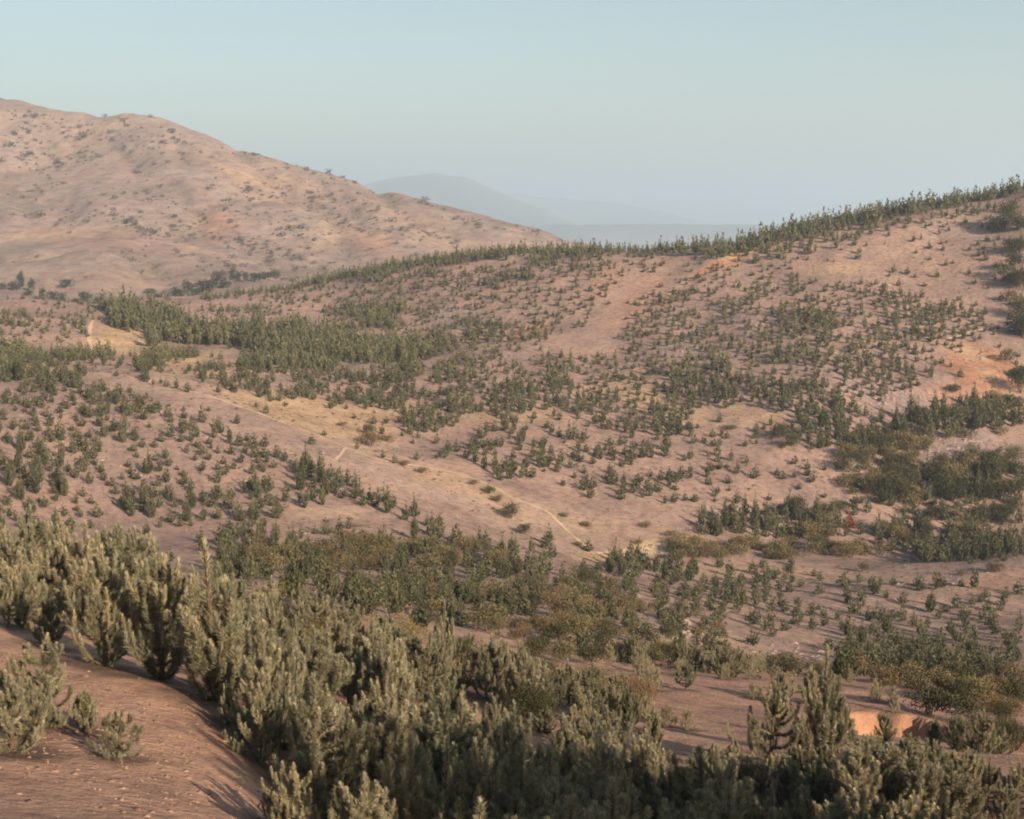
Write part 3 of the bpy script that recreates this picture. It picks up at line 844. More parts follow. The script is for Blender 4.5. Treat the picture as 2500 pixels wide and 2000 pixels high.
for i in single:
    h = float(P['h'][i]); d2 = np.sum((xy_all - xy_all[i]) ** 2, 1); nn = int(np.sum(d2 < 3.6 ** 2)) - 1
    reg, grp = region_of(P['px'][i], P['py'][i], P['y'][i])
    size = 'tall' if h > 2.9 else ('low' if h < 1.8 else 'middling')
    alone = 'solitary' if nn <= 1 else ('grouped' if nn <= 4 else 'crowded')
    shape = 'slim' if h > 2.5 else 'round'
    e = link('young_pine', None, None, (float(P['x'][i]), float(P['y'][i]), float(P['z'][i])))
    wd = float(spread(h, h)) * random.uniform(.88, 1.12)
    e.scale = (wd, wd, h * 1.04); e.rotation_euler = (random.gauss(0, .03), random.gauss(0, .03), random.uniform(0, 6.28))
    e.empty_display_size = .2
    k = random.randrange(10)
    link('crown', crown_me[k], e); link('trunk', trunk_me, e)
    tag(e, f'{size} {alone} pine {reg}', 'pine tree', grp)
rest = np.nonzero(~sset)[0]
LOW = []
for s in range(8):
    L = fuzzy_pine(200 + s, 150, .27 + .02 * (s % 3), 1.05, .052, .20); LOW.append(L.arrays())
LOWER = []
for s in range(6):
    L = fuzzy_pine(300 + s, 84, .27, 1.1, .072, .24); LOWER.append(L.arrays())
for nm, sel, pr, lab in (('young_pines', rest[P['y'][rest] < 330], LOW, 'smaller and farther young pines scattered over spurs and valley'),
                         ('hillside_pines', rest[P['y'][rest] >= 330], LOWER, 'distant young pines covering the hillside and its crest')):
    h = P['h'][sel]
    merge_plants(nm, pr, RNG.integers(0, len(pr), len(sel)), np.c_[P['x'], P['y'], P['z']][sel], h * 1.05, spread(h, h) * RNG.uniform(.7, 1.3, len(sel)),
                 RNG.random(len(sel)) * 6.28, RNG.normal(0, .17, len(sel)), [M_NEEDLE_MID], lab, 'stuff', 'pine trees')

# dead red pines
for (x, y, hpx, lab) in [(1957, 1308, 44, 'rust red dead pine, lower of two beside the gully pines'), (2072, 1292, 52, 'taller rust red dead pine right of the other in the gully belt'),
                         (1967, 787, 24, 'small red dead pine in the dense stand high on the hillside')]:
    X, Y, Z = (float(a[0]) for a in cast(x, y))
    h = hpx / FPX * Y
    e = link('dead_pine', None, None, (X, Y, Z - .05)); e.scale = (h * .75, h * .75, h)
    me = crown_me[3].copy(); me.materials.clear(); me.materials.append(M_NEEDLE_DEAD)
    link('crown', me, e); link('trunk', trunk_me, e)
    tag(e, lab, 'dead tree')

# ------------------------------------------------------------------ shrubs
BUSH_A = []
for s in range(8):
    BUSH_A.append((shrub_leaves(400 + s, 1500, 5 + s % 4, .62 + .06 * (s % 4), .036, .6), shrub_stems(400 + s, .7)))
for s in range(3):     # finer leaves for the bushes seen from near
    BUSH_A.append((shrub_leaves(480 + s, 7000, 7, .72, .016, .55), shrub_stems(480 + s, .7)))
def bush_pair(k, mat):
    L, st = BUSH_A[k]; V, F, t = L.arrays()
    key = (k, mat.name)
    if key not in BUSH_CACHE:
        BUSH_CACHE[key] = mesh_from('shrub_crown', V, F, [mat], None, {'tint': ('FLOAT', t)})
    if k not in STEM_CACHE:
        STEM_CACHE[k] = mesh_from('shrub_stems', np.concatenate(st[0]), np.array(st[1]), [M_GREYWOOD])
    return BUSH_CACHE[key], STEM_CACHE[k]
BUSH_CACHE, STEM_CACHE = {}, {}
def bush(x, y, w, h, mat, label, group=None, name='shrub', k=None, pos=None):
    """x, y: foot in the survey picture, w, h: size there in pixels"""
    if pos is None:
        X, Y, Z = (float(a[0]) for a in cast(x, y))
        if X != X: return None
        W = w / FPX * Y; Hh = h / FPX * Y
    else: X, Y, Z, W, Hh = pos
    k = random.randrange(8) if k is None else k
    c, s = bush_pair(k, mat)
    e = link(name, None, None, (X, Y, Z - .03 * Hh)); e.scale = (W, W, Hh / .74); e.rotation_euler = (0, 0, random.uniform(0, 6.28))
    link('foliage', c, e); link('stem', s, e)
    tag(e, label, 'shrub', group); return e
for (x, y, w_, h_, m, lab, nm) in [
    (1247, 1268, 62, 58, M_BUSH, 'large olive shrub beside the footpath at the spur end', 'shrub'),
    (1215, 1228, 40, 26, M_BUSH_BROWN, 'brown low shrub just above the large olive shrub by the footpath', 'shrub'),
    (1195, 1205, 44, 22, M_BUSH, 'flat olive shrub in the shallow ditch left of the footpath', 'shrub'),
    (1280, 1305, 46, 30, M_BUSH_DARK, 'dark rounded shrub below the large olive shrub', 'shrub'),
    (1430, 1288, 34, 20, M_BUSH_BROWN, 'small rusty brown shrub alone on the flat', 'shrub'),
    (1578, 1290, 38, 20, M_BUSH_BROWN, 'brown twin lobed shrub on the flat above the pale edge', 'shrub'),
    (1375, 1263, 34, 14, M_BUSH, 'low flat shrub beside the footpath bend', 'shrub'),
    (1410, 1335, 36, 14, M_BUSH_BROWN, 'low dry shrub at the lower end of the footpath', 'shrub'),
    (1560, 1332, 28, 18, M_BUSH, 'small olive shrub on the pale bank edge', 'shrub'),
    (905, 1092, 78, 46, M_BUSH_BROWN, 'broad brown shrub at the edge of the straw field', 'shrub'),
    (900, 1062, 40, 34, M_BUSH_DARK, 'dark shrub behind the broad brown one by the straw field', 'shrub'),
    (945, 1078, 46, 26, M_BUSH, 'olive shrub right of the broad brown one by the straw field', 'shrub'),
    (985, 1138, 44, 16, M_BUSH_BROWN, 'low brown shrub along the upper footpath', 'shrub'),
    (1030, 1155, 38, 16, M_BUSH_BROWN, 'dry low shrub under the upper footpath', 'shrub'),
    (1155, 1185, 36, 16, M_BUSH_BROWN, 'dry shrub at the start of the shallow ditch', 'shrub'),
    (834, 1040, 36, 12, M_BUSH_BROWN, 'flat dry shrub in the straw field', 'shrub'),
    (1905, 1070, 62, 46, M_BUSH, 'olive shrub on the flat near the gully mouth', 'shrub'),
    (1935, 1090, 48, 36, M_BUSH, 'second olive shrub on the flat near the gully mouth', 'shrub'),
    (1780, 1050, 44, 20, M_BUSH_BROWN, 'pale brown shrub among young pines on the flat', 'shrub'),
    (2325, 960, 44, 34, M_BUSH, 'round shrub under the orange bank', 'shrub'),
    (2375, 1122, 62, 44, M_BUSH, 'olive shrub on the stony slope at right', 'shrub'),
    (1925, 1403, 42, 34, M_BUSH_DARK, 'round dark shrub on the crest of the right slope', 'shrub'),
    (2108, 1395, 42, 32, M_BUSH, 'olive shrub on the crest of the right slope', 'shrub'),
    (2430, 1400, 54, 44, M_BUSH, 'tall olive shrub at the right end of the crest', 'shrub'),
    (2350, 1405, 24, 20, M_BUSH_BROWN, 'small brown shrub near the right end of the crest', 'shrub'),
    (715, 1462, 84, 64, M_BUSH_YELLOW, 'yellow green rounded shrub behind the near pines', 'shrub'),
    (1015, 1450, 120, 84, M_BUSH, 'broadest olive shrub in the middle of the near valley', 'shrub'),
    (1040, 1395, 110, 60, M_BUSH, 'tan olive shrub behind the broadest one', 'shrub'),
    (880, 1450, 60, 52, M_BUSH_DARK, 'dark green shrub left of the broadest olive shrub', 'shrub'),
    (1215, 1400, 66, 66, M_BUSH, 'tall yellowish shrub in the near valley', 'shrub'),
    (1380, 1440, 60, 60, M_BUSH, 'olive shrub below the short pine row', 'shrub'),
    (1190, 1540, 130, 80, M_BUSH, 'wide sprawling olive shrub above the near pine thicket', 'shrub'),
    (1290, 1500, 80, 64, M_BUSH_DARK, 'dusky shrub right of the sprawling one', 'shrub'),
    (1520, 1500, 60, 54, M_BUSH, 'tan shrub at the left foot of the right slope', 'shrub'),
    (1465, 1510, 46, 40, M_BUSH, 'small tan shrub beside a dark hollow in the near valley', 'shrub'),
    (1920, 1640, 120, 52, M_BUSH, 'olive thicket behind the tall leader pine', 'shrub'),
    (2070, 1630, 90, 78, M_BUSH_DARK, 'dark shrub right of the tall leader pine', 'shrub'),
    (2220, 1680, 100, 70, M_BUSH, 'olive shrub left of the big dark bush', 'shrub'),
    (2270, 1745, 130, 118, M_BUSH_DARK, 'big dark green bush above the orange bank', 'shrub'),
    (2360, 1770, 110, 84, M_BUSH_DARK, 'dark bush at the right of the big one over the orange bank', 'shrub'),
    (2380, 1700, 90, 52, M_BUSH, 'yellow olive shrub behind the dark bushes', 'shrub'),
    (1620, 1600, 60, 42, M_BUSH, 'olive shrub at the edge of the red earth', 'shrub'),
    (2480, 620, 60, 60, M_BUSH_DARK, 'dark shrub high at the right edge', 'shrub'),
    (2485, 700, 60, 50, M_BUSH_DARK, 'dark shrub at the right edge under the upper one', 'shrub'),
    (2490, 820, 90, 90, M_BUSH_DARK, 'large dark shrub at the right edge beside the pale bench', 'shrub'),
    (2490, 960, 80, 80, M_BUSH_DARK, 'dark shrub at the right edge over the shaded gully head', 'shrub'),
    ]:
    bush(x, y, w_, h_, m, lab, None, nm)
FILL = [
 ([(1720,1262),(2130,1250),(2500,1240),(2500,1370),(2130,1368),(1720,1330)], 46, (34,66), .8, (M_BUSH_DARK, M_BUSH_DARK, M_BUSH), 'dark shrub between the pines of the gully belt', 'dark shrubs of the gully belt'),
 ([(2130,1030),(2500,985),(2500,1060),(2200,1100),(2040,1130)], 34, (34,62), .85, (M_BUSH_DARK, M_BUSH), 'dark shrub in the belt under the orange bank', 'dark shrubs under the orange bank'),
 ([(2420,560),(2500,540),(2500,960),(2440,940),(2460,760)], 16, (40,70), .9, (M_BUSH_DARK,), 'dark shrub lining the right edge of the hillside', 'dark shrubs at the right edge'),
 ([(1300,1425),(1700,1440),(1760,1560),(1400,1560)], 34, (26,56), .75, (M_BUSH, M_BUSH_DARK, M_BUSH_BROWN, M_BUSH), 'small shrub at the left foot of the right slope', 'shrubs at the left foot of the right slope'),  # region, number, width range px, ratio, materials, label, group
 ([(2045,1080),(2150,1070),(2270,1100),(2260,1190),(2130,1240),(2045,1190)], 60, (28,66), .78, (M_BUSH, M_BUSH, M_BUSH_DARK, M_BUSH), 'olive shrub in the thicket filling the gully', 'shrubs in the gully'),
 ([(1640,1335),(1900,1332),(2130,1345),(2125,1368),(1650,1368)], 40, (38,66), .66, (M_BUSH, M_BUSH_BROWN, M_BUSH), 'olive shrub in the belt behind the right slope crest', 'shrubs behind the crest'),
 ([(1640,1310),(1760,1300),(1760,1340),(1640,1340)], 8, (34,54), .6, (M_BUSH_BROWN, M_BUSH), 'brownish shrub at the end of the pale bank', 'shrubs at the bank end'),
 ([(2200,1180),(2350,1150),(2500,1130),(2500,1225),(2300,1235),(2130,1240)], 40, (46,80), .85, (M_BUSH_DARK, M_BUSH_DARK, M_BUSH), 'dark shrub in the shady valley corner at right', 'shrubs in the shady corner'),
 ([(560,1350),(900,1335),(1250,1340),(1250,1400),(900,1420),(600,1400)], 62, (40,90), .68, (M_BUSH, M_BUSH, M_BUSH_DARK, M_BUSH_BROWN), 'olive shrub along the foot of the left spur', 'shrubs at the foot of the left spur'),
 ([(800,1430),(1200,1410),(1480,1430),(1520,1540),(1250,1570),(1000,1500),(850,1480)], 52, (36,84), .72, (M_BUSH, M_BUSH, M_BUSH_DARK, M_BUSH_BROWN), 'tan olive shrub scattered over the near valley floor', 'shrubs on the near valley floor'),
 ([(1300,1540),(1650,1560),(1650,1640),(1300,1620)], 24, (50,96), .72, (M_BUSH, M_BUSH_DARK), 'olive shrub between the near thicket and the red earth', 'shrubs by the red earth'),
 ([(2050,1640),(2500,1660),(2500,1760),(2150,1700)], 30, (54,104), .78, (M_BUSH, M_BUSH_DARK, M_BUSH_BROWN), 'dusky shrub at the foot of the right slope', 'shrubs at the foot of the right slope'),
]
SPOT = []
for (poly, n, wr, ra, ms, lab, grp) in FILL:
    q = np.array(poly); c = 0; tries = 0
    while c < n and tries < 4000:
        tries += 1
        x = random.uniform(q[:, 0].min(), q[:, 0].max()); y = random.uniform(q[:, 1].min(), q[:, 1].max())
        if not in_poly(np.array([x]), np.array([y]), poly)[0]: continue
        ww = random.uniform(*wr)
        SPOT.append((ww, x, y, ww * ra * random.uniform(.8, 1.2), random.choice(ms), lab, grp)); c += 1
SPOT.sort(key=lambda t: -t[0])
for (ww, x, y, hh_, m, lab, grp) in SPOT[:252]:
    bush(x, y, ww, hh_, m, lab, grp)
small = SPOT[252:]
X, Y, Z = cast([t[1] for t in small], [t[2] for t in small])
g_ = ~np.isnan(X)
w_s = np.array([t[0] for t in small])[g_] / FPX * Y[g_]; h_s = np.array([t[3] for t in small])[g_] / FPX * Y[g_]
pr = [shrub_leaves(450 + k, 420, 5, .68, .06, .5).arrays() for k in range(6)]
dk = np.array([-.28 if t[4] is M_BUSH_DARK else 0.0 for t in small])[g_]
merge_plants('scrub', pr, RNG.integers(0, 6, g_.sum()), np.c_[X, Y, Z][g_], h_s / .74, w_s, RNG.random(g_.sum()) * 6.28, dk + RNG.normal(0, .1, g_.sum()), [M_BUSH], 'smaller shrubs merging into scrub along the gullies and valley floor')

# ------------------------------------------------------------------ trees of the valley behind and scrub on the bare hill
FAR = [(52,708,17,52,'slender dark tree, tallest in the row at the left edge',1),(77,712,15,36,'narrow dark tree right of the tallest in the left row',1),(36,710,28,26,'low wide tree beside the tallest in the left row',0),(8,708,18,20,'small tree at the left edge of the far valley',0),
 (163,703,28,26,'round pale tree alone above the left valley row',0),(104,733,15,34,'thin tree left of the valley gap',1),(131,737,26,30,'bushy tree in the valley gap',0),(153,741,17,30,'slim tree in the valley gap',1),(208,744,28,38,'broad dark tree at the right end of the left valley row',0),(236,745,14,22,'small tree beside the broad dark one',0),(185,743,22,14,'low bush like tree in the left valley row',0),(70,722,22,14,'low tree under the left valley row',0),
 (434,728,32,28,'dark round tree at the lower end of the far valley grove',0),(460,715,24,34,'tall tree low in the far valley grove',1),(500,714,40,34,'wide tree in the middle of the far valley grove',0),(533,698,32,40,'large tree above the middle of the far valley grove',0),(568,692,18,44,'tallest slim tree in the far valley grove',1),(582,692,16,34,'slim tree right of the tallest in the grove',1),(600,688,14,28,'narrow tree near the upper end of the grove',1),(626,688,30,26,'wide tree near the upper end of the grove',0),(650,683,34,22,'flat crowned tree at the upper end of the grove',0),(672,680,24,22,'last small tree at the upper end of the grove',0),(368,718,26,16,'pale low tree left of the grove',0),(385,732,20,16,'low tree just left of the grove',0),(548,704,26,20,'low tree inside the grove',0),(480,724,26,22,'shaded tree low inside the grove',0),(515,706,26,26,'half hidden tree inside the grove',0)]
FT = []
for s in range(6):
    a = shrub_leaves(500 + s, 700, 6, .95, .07, .3).arrays(); FT.append(a)
FTM = [mesh_from('valley_tree_crown', v, f, [M_FAR_LEAF], None, {'tint': ('FLOAT', t)}) for v, f, t in FT]
tv, tf = [], []
stick(tv, tf, [(0, 0, -.1), (.02, 0, .3), (0, .01, .7)], .05, .015, 5)
FTT = mesh_from('valley_tree_trunk', np.concatenate(tv), np.array(tf), [M_GREYWOOD])
for (x, y, w_, h_, lab, slim) in FAR:
    rx, ry, rz = ray(x, y)
    X, Y, Z = (float(a[0]) for a in cast_hill([x], [min(y, 742)]))
    if X != X or Y > 900:
        Y = 740.0; X = float(rx) * Y; Z = float(hill_at(np.array([X]), np.array([Y]))[0])
    top = EYE + float(ray(x, y - h_)[2]) * Y
    hh = max(top - Z, 3.0)
    e = link('valley_tree', None, None, (X, Y, Z)); W = w_ / FPX * Y * 1.3
    e.scale = (W, W, hh / .98); e.rotation_euler = (0, 0, random.uniform(0, 6))
    link('crown', random.choice(FTM), e); link('trunk', FTT, e)
    tag(e, lab, 'tree', 'trees of the far valley')

# scrub dots on the bare hill
CL = [(470,560,70,14,-55,26),(420,560,40,20,0,22),(380,480,50,40,10,26),(330,545,50,14,20,24),(370,570,50,16,5,26),(600,600,110,22,14,46),(640,480,110,40,25,50),(760,470,90,40,25,40),(860,545,140,40,20,60),(1010,570,120,20,10,40),
 (60,330,60,60,0,40),(120,300,120,20,10,26),(180,330,60,20,0,16),(300,300,60,10,10,12),(60,385,80,16,-8,26),(130,410,110,20,-8,26),(200,380,90,20,-10,22),(110,455,60,14,-20,14),(330,350,120,40,10,26),(450,370,120,40,25,30),(520,330,90,8,22,12),(640,385,80,8,24,10),(750,415,90,8,20,16),(870,452,90,6,20,14),(1050,503,110,6,16,16),(1300,565,110,6,14,14),(250,490,60,60,40,14),
 (100,540,120,30,0,14),(230,540,60,20,10,12),(500,640,120,24,14,26),(700,620,110,30,16,40),(720,560,100,30,20,40),(560,520,60,30,40,20),(900,500,120,20,20,30),(1150,545,90,14,14,20),(700,680,60,16,5,12),(600,655,60,12,10,14)]
pts = []
for (cx, cy, rx_, ry_, an, n) in CL:
    a = math.radians(an)
    for _ in range(n):
        u = RNG.normal(0, .5) * rx_; v = RNG.normal(0, .5) * ry_
        pts.append((cx + u * math.cos(a) - v * math.sin(a), cy + u * math.sin(a) + v * math.cos(a), RNG.gamma(2.2, 1.9) + 2.6))
qx0 = RNG.uniform(-40, 1500, 2600); qy0 = RNG.uniform(240, 730, 2600)
gx0, gy0, gz0 = cast_hill(qx0, qy0)
gk = np.where(np.isnan(gx0), 0, hill_gully(np.nan_to_num(gx0), np.nan_to_num(gy0, nan=900.0)))
for i in np.nonzero(RNG.random(2600) < .02 + .42 * smooth(.6, .95, gk))[0]:
    pts.append((qx0[i], qy0[i], RNG.gamma(2, 1.5) + 2.0))
pts += [(278, 528, 15), (766, 590, 14), (652, 640, 13), (722, 660, 13), (368, 288, 10), (130, 266, 8), (310, 548, 16), (330, 552, 14), (375, 570, 14), (568, 632, 16), (790, 660, 15), (905, 610, 10), (745, 655, 9)]
pts = np.array(pts)
hx_, hy_, hz_ = cast_hill(pts[:, 0], pts[:, 1])
okh = ~np.isnan(hx_)
hx_, hy_, hz_, hs_ = hx_[okh], hy_[okh], hz_[okh], pts[okh, 2]
size = hs_ / FPX * hy_
qx, qy = project(hx_, hy_, hz_)
o_ = np.argsort(-hs_)
o_ = [i for i in o_ if -5 < qx[i] < 1500]
HS_ME = []
for s in range(5):
    v, f, t = shrub_leaves(600 + s, 70, 4, .62, .12, .3).arrays()
    HS_ME.append((v, f, t))
HSM = [mesh_from('hill_scrub', v, f, [M_FAR_SCRUB], None, {'tint': ('FLOAT', t)}) for v, f, t in HS_ME]
for i in o_[:150]:
    reg = 'high on the bare hill' if qy[i] < 400 else ('in gullies of the bare hill' if qx[i] < 620 else 'on the right flank of the bare hill')
    sz = 'large' if hs_[i] > 11 else 'small'
    e = link('hill_shrub', random.choice(HSM)); e.location = (hx_[i], hy_[i], hz_[i] - .1); s = float(size[i]) * 1.6; e.scale = (s, s, s * .9); e.rotation_euler = (0, 0, random.uniform(0, 6))
    tag(e, f'{sz} dark shrub {reg}', 'shrub', 'shrubs on the bare hill')
r_ = np.array(o_[150:])
merge_plants('hill_scrub', HS_ME, RNG.integers(0, 5, len(r_)), np.c_[hx_, hy_, hz_][r_], size[r_] * 1.3, size[r_] * 1.7, RNG.random(len(r_)) * 6, RNG.normal(0, .1, len(r_)), [M_FAR_SCRUB], 'tiny scattered scrub dotting the bare hill', 'stuff')
# ------------------------------------------------------------------ footpaths
M_PEBBLE = flat_mat('tan_pebbles', (0.205, 0.130, 0.095), 0.4, 2.0)
M_TRACK = flat_mat('trodden_dust', (0.385, 0.280, 0.185), 0.18, 1.2)
def path(name, pts, width):
    pts = np.array(pts, float)
    t = np.linspace(0, len(pts) - 1, len(pts) * 14)
    qx = np.interp(t, np.arange(len(pts)), pts[:, 0]); qy = np.interp(t, np.arange(len(pts)), pts[:, 1])
    k = np.ones(9) / 9
    qx = np.convolve(np.pad(qx, 4, 'edge'), k, 'valid'); qy = np.convolve(np.pad(qy, 4, 'edge'), k, 'valid')
    X, Y, Z = cast(qx, qy); okk = ~np.isnan(X); X, Y = X[okk], Y[okk]
    s = np.r_[0, np.cumsum(np.hypot(np.diff(X), np.diff(Y)))]
    n = max(int(s[-1] / .8), 8); u = np.linspace(0, s[-1], n)
    X = np.interp(u, s, X); Y = np.interp(u, s, Y)
    k = np.ones(5) / 5; X = np.convolve(np.pad(X, 2, 'edge'), k, 'valid'); Y = np.convolve(np.pad(Y, 2, 'edge'), k, 'valid')
    dx, dy = np.gradient(X), np.gradient(Y); l = np.hypot(dx, dy) + 1e-9
    wv = width * (1 + .35 * vnoise(u * .5, u * 0, 3)) * np.minimum(1, np.minimum(u, u[-1] - u) / 3 + .15)
    cols = np.linspace(-.5, .5, 5)
    PX_ = X[:, None] - (dy / l)[:, None] * wv[:, None] * cols; PY_ = Y[:, None] + (dx / l)[:, None] * wv[:, None] * cols
    PZ_ = ground(PX_, PY_) + .05
    PZ_[:, [0, -1]] -= .03
    V = np.stack([PX_, PY_, PZ_], -1).reshape(-1, 3)
    tag(link(name, mesh_from(name, V, grid_faces(n, 5), [M_TRACK], shade=True)), kind='structure')
path('footpath', [(130,903),(300,918),(420,945),(520,970),(640,1013),(760,1058),(870,1103),(920,1124),(967,1131),(1071,1147),(1155,1168),(1213,1193),(1243,1214),(1301,1235),(1339,1250),(1352,1266),(1385,1297),(1414,1322),(1451,1350)], .6)
path('footpath', [(812,1124),(828,1117),(838,1100),(846,1092)], .6)
path('footpath', [(1440,1388),(1470,1402),(1510,1423),(1540,1440),(1572,1468)], .6)
path('footpath', [(700,1309),(760,1302),(850,1293)], .9)
path('footpath', [(2300,832),(2350,818),(2414,800)], .9)
path('footpath', [(232,770),(221,796),(217,833),(228,863)], .9)
path('footpath', [(1451,1352),(1500,1347),(1560,1340),(1640,1322),(1700,1308)], .8)

# ------------------------------------------------------------------ near pines: picture x, y of the tip, distance, kind
# (variant meshes are shared; the nearest trees carry each branch as a part of its own)
VAR = []
SPEC = [(1, .28, 7, .30), (2, .24, 7, .34), (3, .31, 6, .30), (4, .20, 7, .38), (5, .27, 8, .28), (6, .34, 6, .32), (7, .23, 8, .30), (8, .28, 7, .36), (9, .22, 6, .50)]
for (s, wdt, wh, ld) in SPEC:
    tr, br = candle_pine(s * 31 + 5, 1.0, wdt, wh, 1.0, ld)
    VAR.append((tr, br))
VC = [crown_mesh('pine_crown', br, M_NEEDLE_NEAR, M_BARK) for tr, br in VAR]
VT = [trunk_mesh('pine_trunk', tr, M_BARK) for tr, br in VAR]
VB = {}
def near_pine(tx, ty, d, lab, k=None, group=None, detail=False, width=1.0, hmin=.9, hmax=4.6, base=None):
    k = random.randrange(8) if k is None else k
    rx, ry, rz = ray(tx, ty)
    X, Y = float(rx) * d, d
    Z = float(ground(np.array([X]), np.array([Y]))[0])
    h = min(max(EYE + float(rz) * d - Z, hmin), hmax)
    e = link('pine_tree', None, None, (X, Y, Z - .03)); wdt = width * h * (1.22 - .07 * h)
    e.scale = (wdt, wdt, h); e.rotation_euler = (random.gauss(0, .025), random.gauss(0, .025), random.uniform(0, 6.28))
    e.empty_display_size = .3
    if detail:
        link('trunk', VT[k], e)
        if k not in VB:
            VB[k] = [branch_mesh('pine_branch', L, wd, M_NEEDLE_NEAR, M_BARK) for L, wd in VAR[k][1]]
        for i, m in enumerate(VB[k]):
            link('leader' if i == 0 else 'branch', m, e)
    else:
        link('trunk', VT[k], e); link('crown', VC[k], e)
    tag(e, lab, 'pine tree', group)
    NEAR.append((X, Y, h)); return e
NEAR = []
for (tx, ty, d, lab, k, wdt) in [
    (246, 1328, 34, 'tall candelabra pine rising from the edge of the bare red slope', 4, 1.0),
    (384, 1303, 33.2, 'candelabra pine right of the tallest at the red slope edge', 6, .95),
    (518, 1300, 31.5, 'candelabra pine half in shade at the right end of the red slope', 8, 1.1),
    (113, 1440, 36, 'small pine alone at the edge of the red slope', 3, 1.1),
    (14, 1380, 38.5, 'pine at the left edge on top of the red slope', 7, .9),
    (52, 1382, 39.5, 'pine beside the one at the left edge of the red slope', 0, .8),
    (92, 1545, 25, 'big grey green pine on the red slope at lower left', 2, 1.1),
    (18, 1600, 22, 'pine cut by the lower left edge', 5, 1.0),
    (205, 1690, 25, 'side pine right of the big one on the red slope', 3, 1.0),
    (285, 1725, 23, 'short many tipped pine at the bottom of the red slope', 2, 1.25),
    (772, 1641, 26.5, 'pale sunlit pine standing before the dark thicket', 0, 1.12),
    (640, 1552, 29, 'grey pine with twin leaders left of the pale sunlit one', 6, .9),
    (690, 1556, 29.8, 'slim grey pine directly behind the pale sunlit one', 3, .9),
    (634, 1662, 27.5, 'pine in half shade left of the pale sunlit one', 5, .9),
    (555, 1655, 29.5, 'slim pine tip emerging from shade beside the red slope', 3, .7),
    (1885, 1662, 38, 'many stemmed grey pine left of the tall leader', 2, 1.05),
    (2010, 1568, 38, 'pine with one very tall thick leader', 8, .9),
    (2052, 1690, 41, 'pine right of the tall leader before the orange bank', 7, .9),
    (1085, 1462, 52, 'pine with the highest leader in the near thicket', 8, .8),
    (1071, 1786, 22, 'single pale shoot rising from shade at the bottom', 8, .8),
    (1003, 1783, 21, 'dim shoot rising left of the pale one at the bottom', 1, .8),
    (2165, 1728, 47, 'small bright pine in front of the orange bank', 6, .9),
    (2283, 1742, 45, 'narrow bright pine right of the orange bank', 3, .8),
    (2405, 1730, 42, 'wide grey pine at lower right', 5, 1.1),
    (2345, 1745, 44, 'pine left of the wide grey one at lower right', 0, 1.0),
    (2225, 1785, 38, 'low rounded pine under the orange bank', 2, 1.2)]:
    near_pine(tx, ty, d, lab, k, 'near pines', True, wdt)

THICK = [((1650, 2500), (1690, 1790), 40, (44, 62), 9, 'grey pine around the orange bank', 'pines around the orange bank'),
((1560, 2200), (1610, 1680), 26, (62, 82), 20, 'small pine on red earth above the orange bank', 'small pines above the orange bank'),
  # tips in the survey picture by band: (x0, x1, tip line y at x0, at x1, jitter), distance range, number, label
 ((-20, 340), (1245, 1290), 46, (52, 66), 25, 'green grey pine in the left thicket behind the red slope', 'pines of the left thicket'),
 ((0, 330), (1330, 1400), 40, (42, 52), 9, 'shaded pine close behind the red slope edge', 'pines behind the red slope'),
 ((330, 720), (1355, 1440), 30, (46, 64), 26, 'grey green pine in the thicket behind the candelabra pines', 'pines of the middle thicket'),
 ((420, 960), (1440, 1520), 36, (36, 48), 24, 'pine in the thicket above the dark shade', 'pines above the dark shade'),
 ((700, 1000), (1430, 1530), 26, (52, 66), 14, 'slim pine at the back of the near thicket', 'pines at the back of the thicket'),
 ((940, 1330), (1500, 1600), 36, (44, 58), 24, 'pale pine in the middle of the near thicket', 'pale pines of the middle thicket'),
 ((1250, 1560), (1600, 1660), 34, (44, 58), 20, 'pine at the right end of the near thicket', 'pines at the right end of the thicket'),
 ((560, 1000), (1600, 1700), 40, (27, 36), 16, 'pine standing in deep shade at the bottom', 'pines in deep shade'),
 ((950, 1600), (1650, 1745), 40, (30, 42), 30, 'half shaded pine in the lower thicket', 'pines of the lower thicket'),
 ((1150, 1760), (1760, 1850), 30, (24, 33), 18, 'pine whose top shows along the bottom', 'pines along the bottom'),
 ((1700, 2020), (1800, 1850), 30, (31, 37), 18, 'low pine under the tall leader', 'low pines under the tall leader'),
 ((2080, 2500), (1810, 1860), 40, (30, 44), 36, 'grey pine at the lower right corner', 'pines at the lower right corner'),
 ((1400, 1750), (1650, 1730), 24, (46, 62), 12, 'pine at the edge of the red earth', 'pines at the edge of the red earth'),
 ((1480, 2100), (1550, 1630), 26, (74, 112), 44, 'small pine on the red earth before the right slope', 'small pines on the red earth'),
 ((680, 2300), (1865, 1950), 36, (18, 28), 38, 'pine below the slope at the bottom edge', 'pines at the bottom edge'),
]
CAND = []
for ((x0, x1), (y0, y1), jit, (d0, d1), n, lab, grp) in THICK:
    c = 0; n = max(4, int(n * .9))
    for t in range(n * 8):
        if c >= n: break
        f = random.random(); tx = x0 + (x1 - x0) * f; ty = y0 + (y1 - y0) * f + random.uniform(-jit * .8, jit * 1.8); d = random.uniform(d0, d1)
        X = float(ray(tx, ty)[0]) * d
        if any((X - a) ** 2 + (d - b) ** 2 < (.37 * hh) ** 2 + .3 for a, b, hh in NEAR): continue
        rz = float(ray(tx, ty)[2]); h = EYE + rz * d - float(ground(np.array([X]), np.array([d]))[0])
        if h < .8: continue
        CAND.append((min(h, 3.9) / d, tx, ty, d, lab, grp)); NEAR.append((X, d, min(h, 3.9))); c += 1
N_SIDE = 0
ORD = 'first second third fourth fifth sixth seventh eighth ninth tenth eleventh twelfth thirteenth fourteenth fifteenth sixteenth seventeenth eighteenth nineteenth twentieth'.split()
